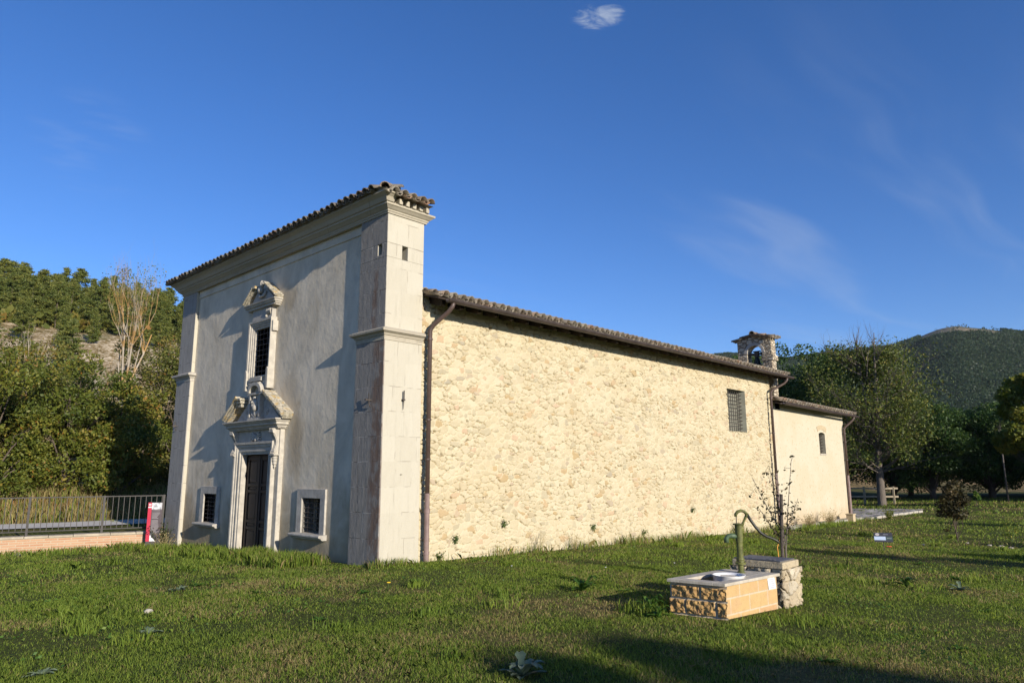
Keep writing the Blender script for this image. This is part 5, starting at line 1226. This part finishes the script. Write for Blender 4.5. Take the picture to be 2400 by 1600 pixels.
big_tree('oak_tree', 'dim oak seen low between the two lit trees', -6.8, 52, 6.8, 3.2, 206, 13000, 'leaf_oak', group=GR)
big_tree('oak_tree', 'dim oak behind the wooden fence', -10.5, 52.5, 7.8, 3.4, 207, 12000, 'leaf_oak', group=GR)
big_tree('maple_tree', 'yellow-green tree cut by the right edge of the picture', 4.55, 37.0, 7.4, 1.7, 208, 9000, 'leaf_poplar', leaf=.10, nc=34, base_r=.10, group=GR)
# half-bare walnut with a thick trunk
wt = thing('walnut_tree', 'big half-bare tree with a thick grey trunk and thin yellowing leaves', 'tree', (-3.1, 36.6, gz(-3.1, 36.6) - .05), local=True)
rng = np.random.RandomState(31); mb = MB(); tips = []
mb.tube([(0, 0, -.3), (0, 0, .2), (.02, 0, 1.6), (.05, .02, 3.4), (.10, .03, 5.0)], [.30, .235, .195, .17, .14], 11); mb.tube([(.03, 0, 3.0), (-.22, .05, 4.4), (-.42, .1, 6.2), (-.55, .1, 8.0), (-.6, .1, 9.6)], [.15, .12, .09, .055, .02], 8); mb.tube([(.10, .03, 4.9), (.22, .05, 6.4), (.30, .05, 8.2), (.42, .05, 9.9)], [.15, .11, .065, .02], 8); mb.build('trunk', M['bark_grey'], wt, smooth=True)
mb = MB()
for k in range(58):
    z = rng.uniform(1.8, 8.2); w = rng.uniform(0, 2 * math.pi); L = (1.85 if z < 6 else 1.35) * rng.uniform(.75, 1.25); branchy(mb, (.05 if z < 5 else rng.choice([-.45, .28]), 0, z), (math.cos(w), math.sin(w), .42 if z < 6 else .8), L, .045, 3, rng, .42, .16, 5, tips, .74, (2, 4))
for k in range(14): branchy(mb, (rng.choice([-.55, .35]), 0.05, rng.uniform(8, 9.3)), (rng.normal() * .3, rng.normal() * .3, 1), .75, .022, 2, rng, .25, .3, 4, None, .7, (2, 4))
mb.build('branches', M['bark_grey'], wt, smooth=True)
T = np.array(tips); n = 32000; T = T[(T[:, 2] < 8.9) & ((T[:, 0] * .678 - T[:, 1] * .712 < .25) | (rng.rand(len(T)) < .3))]; pr = np.where(T[:, 0] * .724 + T[:, 1] * .69 > -.3, 1.0, .55); P = T[rng.choice(len(T), n, p=pr / pr.sum())] + rng.normal(size=(n, 3)) * .33
V, F = leaves_np(P, .07, rng); link('leaves', np_mesh('leaves', V, F, {'v': np.repeat(rng.rand(n), 4)}), M['leaf_walnut'], wt)
# wood beyond the frame on the right: shades the tree line
for k, (x, y, h, r) in enumerate(((-2, 60, 7.2, 3.4), (10, 52, 9.5, 3.6), (15, 55, 10, 3.8), (11, 60, 10, 3.8), (16, 47, 9.5, 3.4), (21, 51, 10, 3.6), (4, 60, 9.5, 3.6), (-8, 61, 9.5, 3.8), (-14, 58, 10, 3.8))):
    if k == 0: proto_o = big_tree('oak_tree', 'tall dark oak in the back row of the wood at the right', x, y, h, r, 230, 15000, 'leaf_oak', group='oaks of the back row')
    else: copy_thing(proto_o, (x, y, gz(x, y)), k * 1.3, (1.25 if x > 8 or x < -10 else 1.0) + .02 * (k % 4))
# trees behind the photographer whose shadows lie on the lawn
def shadow_tree(x, y, h, r, seed, zc=.62): return big_tree('poplar_tree', 'narrow poplar standing out of view to the right of the lawn', x, y, h, r, seed, 7000, 'leaf_poplar', leaf=.13, nc=26, base_r=.10, group='poplars beside the lawn', zc=zc, rz_=.40)
SH = -SUN
def caster(px, py, h):   # a tree whose tip's shadow falls at (px, py)
    k = h / SUN.z; return px + SUN.x * k, py + SUN.y * k
x, y = caster(4.5, -1.8, 8.2); s1 = shadow_tree(x, y, 8.2, 1.25, 301)
for k, (px, py, h, sc) in enumerate(((6.2, -1.75, 8.6, 1.05), (7.6, -1.75, 9, 1.1), (8.9, -2.0, 9, 1.1), (3.0, 9.2, 7.5, .9), (5.2, 9.9, 7.8, .95), (6.6, 10.3, 8, 1.0), (5.6, 14.6, 7, .85), (1.8, 22.8, 7, .85))):
    x, y = caster(px, py, 8.2 * sc); copy_thing(s1, (x, y, gz(x, y) - .05), k * 1.7, sc)

# wooden fence, bush, saplings
fe = thing('wooden_fence', 'short pale timber post-and-rail fence below the oaks', 'fence', (-4.4, 38.6, -.3))
for k in range(4):
    x, y = -5.3 + k * .66, 38.1 + k * .52; a = MB(); a.box(x - .05, y - .05, -.7, x + .05, y + .05, .62); a.build('post', M['fence'], fe)
for z in (-.02, .46):
    a = MB(); a.prism([(-5.5, 37.9), (-3.1, 39.79), (-3.14, 39.84), (-5.54, 37.95)], z, z + .10, XYZ); a.build('rail', M['fence'], fe)
rng = np.random.RandomState(61); cl = ell_clumps(rng, 26, (0, 0, .92), (.36, .36, .55), .17, power=.6) + [(-.05, 0, 1.42, .10), (.12, 0, 1.5, .09), (.22, .1, 1.25, .12), (-.2, 0, .3, .1)]
tree('young_oak', 'dark bronze-leaved young oak bush alone on the right lawn', 'shrub', (5.2, 14.6, gz(5.2, 14.6)), 61, 1.6, cl, 2600, .042, 'leaf_dry', 'bark', base_r=.022, limbs=10, foliage='leaves')
cl = [(0, 0, .62, .16), (.08, 0, .48, .12), (-.05, .05, .75, .1)]
tree('young_maple', 'tiny bright green sapling far out on the right lawn', 'sapling', (1.7, 35.5, gz(1.7, 35.5)), 62, .9, cl, 320, .05, 'leaf_green', 'bark', base_r=.015, limbs=3, foliage='leaves')
cl = [(0, 0, 1.4, .3), (.1, 0, 1.15, .25), (-.15, .05, 1.7, .2)]
tree('young_maple', 'small bright green sapling beside the wooden fence', 'sapling', (-5.6, 37.6, gz(-5.6, 37.6)), 63, 1.9, cl, 700, .06, 'leaf_green', 'bark', base_r=.02, limbs=3, foliage='leaves')
bare_tree('slim_tree', 'slim pale-trunked bare tree in the dark gap near the right edge', (1.45, 45.2, -.3), 5.6, 33, 3.8, .045, nb=3, spread=.2, depth=2, bm='bark_grey')
for k, (x, y) in enumerate(((3.75, 36.4), (3.95, 36.7))): 
    a = MB(); a.tube([(x, y, -.6), (x + .05 - .1 * k, y, 1.6)], .03, 6); tag(a.build('support_stake', M['stake']), 'thin leaning support stake by the tree at the right edge', 'stake', 'support stakes of the edge tree')
# sapling and stake behind the pump
sk_ = MB(); sk_.tube([(5.66, 2.68, -.35), (5.67, 2.70, .5), (5.70, 2.72, 1.22)], .024, 8); tag(sk_.build('wooden_stake', M['stake']), 'upright dark wooden stake beside the sapling behind the pump', 'stake')
sp = thing('apple_sapling', 'spindly sapling with sparse grey-green leaves tied to a stake behind the pump', 'sapling', (5.70, 2.74, -.05))
mb = MB(); tips = []; B0 = (5.70, 2.745, .52)
mb.tube([(5.70, 2.75, -.3), (5.69, 2.75, .2), B0], [.016, .014, .012], 6); stems = mb.build('trunk', M['bark_grey'], sp)
mb = MB(); rng = np.random.RandomState(19); LP = []
for e in ((5.80, 2.92, 1.72), (5.66, 2.74, 1.52), (5.30, 2.70, 1.44), (5.42, 2.60, 1.02), (5.86, 2.9, 1.16), (5.55, 2.72, 1.62)):
    p0 = np.array(B0) + np.array([0, 0, rng.uniform(-.12, .15)]); e = np.array(e); mid = (p0 + e) / 2 + rng.normal(size=3) * .03 + np.array([0, 0, -.02]); mb.tube([p0, mid, e], [.009, .006, .003], 5)
    for q in np.linspace(.12, 1, 26):
        c = (1 - q) ** 2 * p0 + 2 * q * (1 - q) * mid + q * q * e
        for _ in range(rng.randint(1, 4) if q < .8 else 1): LP.append(c + rng.normal(size=3) * .03)
        if rng.rand() < .2:
            w = c + rng.normal(size=3) * np.array([.09, .09, .05]); mb.tube([c, w], [.003, .002], 4); LP += [w + rng.normal(size=3) * .02 for _ in range(3)]
mb.build('branches', M['bark_grey'], sp)
V, F = leaves_np(np.array(LP) - rootloc(sp), .024, rng, .6); link('leaves', np_mesh('leaves', V, F, {'v': np.repeat(rng.rand(len(LP)), 4)}), M['leaf_dry'], sp)
a = MB(); a.tube([(5.66, 2.70, .64), (5.62, 2.66, .5), (5.63, 2.66, .38), (5.60, 2.66, .2), (5.60, 2.65, 0)], .006, 5); tag(a.build('cord', M['orange']), 'orange cord trailing down beside the sapling stake', 'cord')

# plant label on the right lawn
sg = thing('plant_sign', 'small dark sign with a pale blue band on a thin post in the lawn', 'sign', (4.80, 9.98, gz(4.8, 9.98)), local=True, rz=R(28))
a = MB(); a.box(-.008, 0.012, -.2, .008, .026, .34); a.build('post', M['iron'], sg)
def tilt(u, v, w): return (u, w + (v - .3) * .25, v)
a = MB(); a.prism([(-.185, .20), (.185, .20), (.185, .395), (-.185, .395)], -.006, .006, lambda u, v, w: tilt(u, v, w)); a.build('plate', M['sign_dark'], sg)
a = MB(); a.prism([(-.184, .24), (.045, .24), (.045, .315), (-.184, .315)], -.0085, -.0065, lambda u, v, w: tilt(u, v, w)); a.build('band', M['sign_blue'], sg)
a = MB(); a.prism([(.05, .245), (.178, .245), (.178, .31), (.05, .31)], -.0085, -.0065, lambda u, v, w: tilt(u, v, w)); gb = a.build('code_box', M['sign_green'], sg)
a = MB(); 
for k in range(4): a.prism([(.07 + k * .024, .275), (.085 + k * .024, .275), (.085 + k * .024, .285), (.07 + k * .024, .285)], -.0098, -.0086, lambda u, v, w: tilt(u, v, w))
a.build('lettering', M['panel_text'], gb)
a = MB(); a.prism([(-.115 + .042 * math.cos(2 * math.pi * k / 20), .358 + .027 * math.sin(2 * math.pi * k / 20)) for k in range(20)], -.0085, -.0065, lambda u, v, w: tilt(u, v, w)); a.build('emblem', M['panel_text'], sg)
a = MB(); a.prism([(.0, .352), (.10, .352), (.10, .362), (.0, .362)], -.0085, -.0065, lambda u, v, w: tilt(u, v, w)); a.build('title_line', M['ink'], sg)
#@@PART4
# ------------------------------------------------------------------ meadow plants
def inside_blocked(x, y):
    b = (x > -9.15) & (x < .03) & (y > -.03) & (y < 22.5)
    b |= (x > 5.55) & (x < 6.32) & (y > -.2) & (y < 1.08) | (x > 5.72) & (x < 6.34) & (y > 1.1) & (y < 1.62)
    b |= (wall_s(x, y) > -.03) & (y < 0.5)
    b |= (x > -3.5) & (x < .7) & (y > 22.4) & (y < 32) & (vnoise(x * 2.2, y * 2.2, 5) > .52)
    return b
def blades(x, y, L, w, rng, lean=.45):
    n = len(x); z = ground_z(x, y) - .01; th = rng.uniform(0, 2 * np.pi, n); ca, sa = np.cos(th), np.sin(th)
    ld = rng.uniform(0, lean, n) * L * 1.3; la = rng.uniform(0, 2 * np.pi, n); lx, ly = np.cos(la) * ld, np.sin(la) * ld
    B = np.stack([x, y, z], 1); S = np.stack([ca * w * .5, sa * w * .5, 0 * w], 1)
    Mid = B + np.stack([lx * .3, ly * .3, L * .6], 1); T = B + np.stack([lx, ly, L * (1 - .25 * (ld / (L * lean * 1.3 + 1e-9)) ** 2)], 1)
    V = np.stack([B - S, B + S, Mid + S * .75, T, Mid - S * .75], 1).reshape(-1, 3); return V
def blade_faces(n): return np.arange(5 * n).reshape(-1, 5)
rng = np.random.RandomState(99)
Vs = []; vs = []; ds = []
def add_grass(x, y, L, w, lean=.5, v=None, dry=None):
    n = len(x); Vs.append(blades(x, y, L, w, rng, lean)); vs.append(np.repeat(rng.rand(n) if v is None else v, 5)); ds.append(np.repeat(rng.rand(n) if dry is None else dry, 5))
def polar_pts(n, r0, r1, span=43):
    r = np.sqrt(rng.uniform(r0 ** 2, r1 ** 2, n)); az = np.radians(rng.uniform(-43.6 - span, -43.6 + span, n)); x = CAM[0] + r * np.sin(az); y = CAM[1] + r * np.cos(az); k = ~inside_blocked(x, y); return x[k], y[k], r[k]
for n, r0, r1, l0, l1, w in ((330000, 3.5, 8, .014, .05, .0042), (320000, 8, 13, .015, .05, .006), (200000, 13, 21, .02, .06, .010), (120000, 21, 38, .025, .075, .02), (40000, 38, 60, .05, .12, .05)):
    x, y, r = polar_pts(int(n * 1.45), r0 - 1.5 * (r0 < 4), r1, 62)
    cl = fbm(x * 1.3, y * 1.3, 31, 3); k = rng.rand(len(x)) < np.clip(.35 + (cl - .3) * 2.2, .25, 1); x, y, r, cl = x[k], y[k], r[k], cl[k]
    L = rng.uniform(l0, l1, len(x)) * (.55 + 1.2 * np.clip(cl, 0, 1)); add_grass(x, y, L, w * rng.uniform(.7, 1.3, len(x)), .85)
# longer tufts
for _ in range(90):
    x0, y0, r0 = polar_pts(1, 5, 26)
    if len(x0) == 0: continue
    n = 60; s_ = rng.uniform(.05, .16); g = rng.rand(); x = x0[0] + rng.normal(size=n) * s_; y = y0[0] + rng.normal(size=n) * s_; k = ~inside_blocked(x, y)
    add_grass(x[k], y[k], rng.uniform(.06, .16, k.sum()), np.full(k.sum(), .006 + .0006 * r0[0]), .8, np.clip(g * .5 + rng.rand(k.sum()) * .5, 0, 1), np.full(k.sum(), .9))
# tall uncut strip along the facade and the wall foot
def strip(n, x0, x1, y0, y1, l0, l1, w, dryp=.9, lean=.55):
    x = rng.uniform(x0, x1, n); y = rng.uniform(y0, y1, n); cl = fbm(x * 1.1, y * 1.1, 51, 3); k = (rng.rand(n) < np.clip((cl - .25) * 3, .08, 1)) & ~inside_blocked(x, y); x, y, cl = x[k], y[k], cl[k]
    add_grass(x, y, rng.uniform(l0, l1, len(x)) * (.5 + cl), np.full(len(x), w), lean, None, np.where(rng.rand(len(x)) < dryp, 1.0, .0))
strip(15000, -9.3, -1.2, -1.15, -.05, .06, .22, .011); strip(9000, -5.6, -1.2, -.9, -.05, .09, .26, .011)
strip(7000, -10.6, -8.3, -4.8, -.45, .05, .17, .012); strip(4000, -11.5, -9.2, -7.5, -4, .05, .17, .012)
_bx = rng.uniform(-21.5, -15.5, 26000); _by = rng.uniform(-9, 7, 26000); _k = (wall_s(_bx, _by) > 6.9) & (wall_s(_bx, _by) < 11.5); _bx, _by = _bx[_k], _by[_k]; add_grass(_bx, _by, rng.uniform(.12, .5, len(_bx)), np.full(len(_bx), .022), .6, None, np.where(rng.rand(len(_bx)) < .30, 1.0, -1.0))
strip(3800, 0.03, .30, .9, 15.7, .06, .28, .009, .6); strip(700, 0.02, .25, -.3, .9, .05, .16, .008, .7)
strip(2600, .36, .9, 15.7, 22.6, .06, .2, .012); strip(900, 5.4, 6.6, -.42, -.16, .02, .06, .005); strip(1000, 6.28, 6.6, -.3, 1.8, .02, .06, .005); strip(1600, 5.1, 5.6, -.5, .4, .08, .2, .008, 1.0)
V = np.concatenate(Vs); n = len(V) // 5
g = link('grass', np_mesh('grass', V, blade_faces(n), {'v': np.concatenate(vs), 'd': np.concatenate(ds)}), M['grass']); tag(g, 'mown meadow grass mixed with dry tan blades', 'grass', kind='stuff')

# clover and other ground weeds, too many to count
x, y, r = polar_pts(15000, 3.5, 20); cl = fbm(x * .9 + 7, y * .9, 61, 3); k = cl > .52; x, y, r = x[k], y[k], r[k]; P = np.stack([x, y, ground_z(x, y) + rng.uniform(.01, .05, len(x))], 1)
V, F = leaves_np(P, .018, rng, .6, up=.65); o = link('clover', np_mesh('clover', V, F, {'v': np.repeat(rng.rand(len(x)), 4)}), M['leaf_green']); tag(o, 'low broadleaf clover patches mixed into the lawn', 'clover', kind='stuff')

def rosette(name, label, cat, x, y, n, L, wd, lm, seed, rise=.35, group=None):
    rng = np.random.RandomState(seed); V = []; vv = []; F = []
    for k in range(n):
        w = 2 * math.pi * k / n * 2.4 + rng.uniform(-.3, .3); l = L * rng.uniform(.6, 1.1); up = rise * rng.uniform(.3, 1.6); b = len(V); m_ = 7
        for i in range(m_):
            q = i / (m_ - 1); c = np.array([math.cos(w) * l * q, math.sin(w) * l * q, .01 + l * up * math.sin(q * 2.2) * .8]); side = np.array([-math.sin(w), math.cos(w), rng.normal() * .1]) * wd * math.sin(math.pi * min(.97, q * .9 + .08)) * (1.25 if i % 2 else .7)
            V += [c - side, c + np.array([0, 0, -.012]), c + side]; vv += [rng.rand() * .6 + .2 * q] * 3
        F += [(b + 3 * i + j, b + 3 * i + j + 1, b + 3 * i + 4 + j, b + 3 * i + 3 + j) for i in range(m_ - 1) for j in (0, 1)]
    o = link(name, np_mesh(name, np.array(V), np.array(F), {'v': vv}), M[lm]); o.location = (x, y, gz(x, y)); o.rotation_euler.z = seed; return tag(o, label, cat, group)
rosette('thistle', 'large grey-green thistle rosette at the bottom edge of the picture', 'thistle', 6.05, -3.02, 17, .20, .038, 'leaf_thistle', 1, .6)
rosette('thistle', 'grey-green thistle rosette in the left foreground lawn', 'thistle', 2.45, -4.45, 9, .15, .022, 'leaf_thistle', 2)
rosette('thistle', 'small grey-green thistle rosette below the left side window', 'thistle', .02, -3.2, 8, .15, .02, 'leaf_thistle', 3)
rosette('thistle', 'grey-green thistle rosette near the bottom left corner', 'thistle', 3.35, -5.55, 9, .13, .02, 'leaf_thistle', 7)
rosette('thistle', 'pale grey thistle rosette on the right lawn past the well', 'thistle', 7.42, 4.35, 9, .17, .026, 'leaf_thistle', 8, .5)
rosette('dock_plant', 'bright green broadleaf dock clump in the lawn left of the trough', 'weed', 3.95, .42, 16, .22, .038, 'leaf_green', 4, .8)
rosette('dock_plant', 'dark green broadleaf dock clump right of the well', 'weed', 6.8, 4.15, 12, .20, .034, 'leaf_oak', 9, .7)
rosette('dock_plant', 'leafy green clump at the left foot of the trough', 'weed', 5.42, -.28, 18, .16, .022, 'leaf_green', 5, 1.1)
rosette('dock_plant', 'second leafy clump a step in front of the trough foot', 'weed', 5.66, -.48, 14, .13, .018, 'leaf_green', 6, 1.0)
for k in range(26):
    rr = np.random.RandomState(500 + k); x, y, r = polar_pts(1, 5.5, 16)
    if len(x): rosette('plantain', 'low green plantain rosette flattened in the lawn', 'weed', float(x[0]), float(y[0]), 8, rr.uniform(.07, .13), .016, 'leaf_green', 40 + k, .3, 'plantains scattered in the lawn')
def flower(name, label, x, y, h, r, mtl, seed, n=9, group=None):
    t_ = thing(name, label, 'flower', (x, y, gz(x, y)), group, local=True); a = MB(); a.tube([(0, 0, -.03), (.01, 0, h * .5), (0, .01, h)], .003, 5); a.build('stem', M['stem'], t_)
    a = MB(); a.ball((0, .01, h), r * .4, 8, (1, 1, .6))
    for k in range(n):
        w = 2 * math.pi * k / n; a.ball((r * .62 * math.cos(w), .01 + r * .62 * math.sin(w), h + .003), r * .38, 6, (1, 1, .5))
    a.build('petals', M[mtl], t_); return t_
M['stem'] = mat('green stem', simple((0.04, 0.08, 0.015), (0.08, 0.12, 0.025), 9), 0.7)
flower('dandelion', 'single yellow flower in the lawn in front of the facade', 2.03, -1.3, .10, .028, 'yellow', 1)
flower('poppy', 'coral red flower low in the lawn beside the small sign', 5.12, 9.22, .16, .055, 'red', 2, 6)
for k, (x, y) in enumerate(((4.4, 3.0), (3.4, 3.6), (5.0, 1.9), (1.9, 1.2), (3.0, 2.2))): flower('clover_flower', 'tiny white flower head dotted in the lawn before the side wall', x, y, .09, .016, 'white', 10 + k, 6, 'white flower heads in the lawn')
# tufts growing from the wall and dry plants at its foot
def tuft(name, label, cat, x, y, z, n, L, spread, mtl, seed, up=1.0, size=.02, leafy=True, group=None):
    rng = np.random.RandomState(seed); t_ = thing(name, label, cat, (x, y, z), group, local=True); mb = MB(); LP = []
    for k in range(n):
        e = np.array([rng.normal() * spread, rng.normal() * spread, L * rng.uniform(.5, 1.1) * up]); mid = e * .5 + rng.normal(size=3) * spread * .2; mb.tube([(rng.normal() * .02, rng.normal() * .02, -.03), mid, e], [.004, .003, .0015], 4, cap=False)
        for q in rng.uniform(.2, 1, 9): LP.append(e * q + rng.normal(size=3) * .03)
    mb.build('stems', M['straw_stem'] if mtl == 'straw' else M['stem'], t_)
    if leafy: V, F = leaves_np(np.array(LP), size, rng, .5); link('leaves', np_mesh('leaves', V, F, {'v': np.repeat(rng.rand(len(LP)), 4)}), M[mtl], t_)
    return t_
M['straw_stem'] = mat('straw stem', simple((0.24, 0.19, 0.09), (0.40, 0.33, 0.18), 9), 0.8)
tuft('dry_shrub', 'tangled dry brown and green plant at the foot of the information panel', 'shrub', -8.55, -.22, -.25, 46, .62, .17, 'leaf_dry', 1, 1, .026)
tuft('dry_shrub', 'straw coloured weeds among the green at the left pilaster foot', 'shrub', -8.15, -.3, -.25, 26, .34, .14, 'straw', 2, 1, .02)
tuft('dry_grass_tuft', 'left of two straw coloured grass tufts at the annex foot', 'grass tuft', .42, 17.1, -.28, 60, .42, .17, 'straw', 3, 1, .02)
tuft('dry_grass_tuft', 'right of two straw coloured grass tufts at the annex foot', 'grass tuft', .42, 18.9, -.28, 60, .45, .20, 'straw', 4, 1, .02)
tuft('flowering_weed', 'pale yellow flowering weed beside the gravel path', 'weed', 1.1, 23.2, gz(1.1, 23.2), 30, .38, .14, 'leaf_poplar', 5, 1, .035)
tuft('mullein', 'yellow-brown dry stalks standing right of the young oak bush', 'weed', 6.2, 15.9, gz(6.2, 15.9), 9, .52, .16, 'leaf_poplar', 6, 1, .03)
for k, (y, z) in enumerate(((1.75, .28), (3.0, .50), (5.9, .26), (7.9, .18), (10.3, .48), (1.35, .02))): tuft('wall_weed', ['small green weed rooted low in the rubble wall right of the first downpipe', 'highest of the green weeds rooted in the rubble wall', 'green weed in the rubble wall, third from the downpipe', 'green weed in the rubble wall, fourth from the downpipe', 'farthest green weed rooted in the rubble wall', 'weed growing at the very foot of the rubble wall by the downpipe'][k], 'weed', -.03, y, z - .15 * (k == 3), 9, .11, .05, 'leaf_oak', 20 + k, .9, .02)
for k, (y, L) in enumerate(((3.9, .42), (5.0, .36), (12.6, .4))): tuft('dry_weed', ['thin dry weed stalks nearest the downpipe at the wall foot', 'thin dry weed stalks in the middle of the wall foot', 'leafless dry weed stalks at the wall foot left of the pump'][k], 'weed', .14, y, gz(.14, y), 14, L, .12, 'straw', 30 + k, 1, .012, True)
# pale stones
def stone(label, x, y, r, seed):
    rng = np.random.RandomState(seed); a = MB(); a.ball((0, 0, r * .2), r, 9, (1.3, .9, .6)); a.V = [tuple(np.array(v) * (1 + rng.uniform(-.14, .14))) for v in a.V]; o = a.build('stone', M['slab']); o.location = (x, y, gz(x, y)); return tag(o, label, 'stone', 'pale stones lying in the grass')
stone('pale flat stone in the lawn below the left side window', 1.25, -4.02, .05, 1); stone('small white stone at the foot of the brick wall', -8.9, -3.1, .09, 2)
for k, (x, y) in enumerate(((5.55, 14.0), (6.1, 13.6), (6.35, 13.5), (4.9, 12.6), (6.6, 13.2))): stone('whitish stone lying in the grass near the young oak bush', x, y, .035 + .008 * (k % 3), 5 + k)

# thin haze in the valley air
hz = MB(); hz.box(-2900, -2900, -9, 2900, 2900, 215)
hm = bpy.data.materials.new('valley haze'); hm.use_nodes = True; ht = hm.node_tree; ht.nodes.clear()
ho = ht.nodes.new('ShaderNodeOutputMaterial'); hv = ht.nodes.new('ShaderNodeVolumePrincipled'); hv.inputs['Color'].default_value = (.80, .88, 1, 1); hv.inputs['Density'].default_value = 0.00005; hv.inputs['Anisotropy'].default_value = 0.0
ht.links.new(hv.outputs[0], ho.inputs['Volume']); tag(hz.build('haze', hm), kind='stuff')
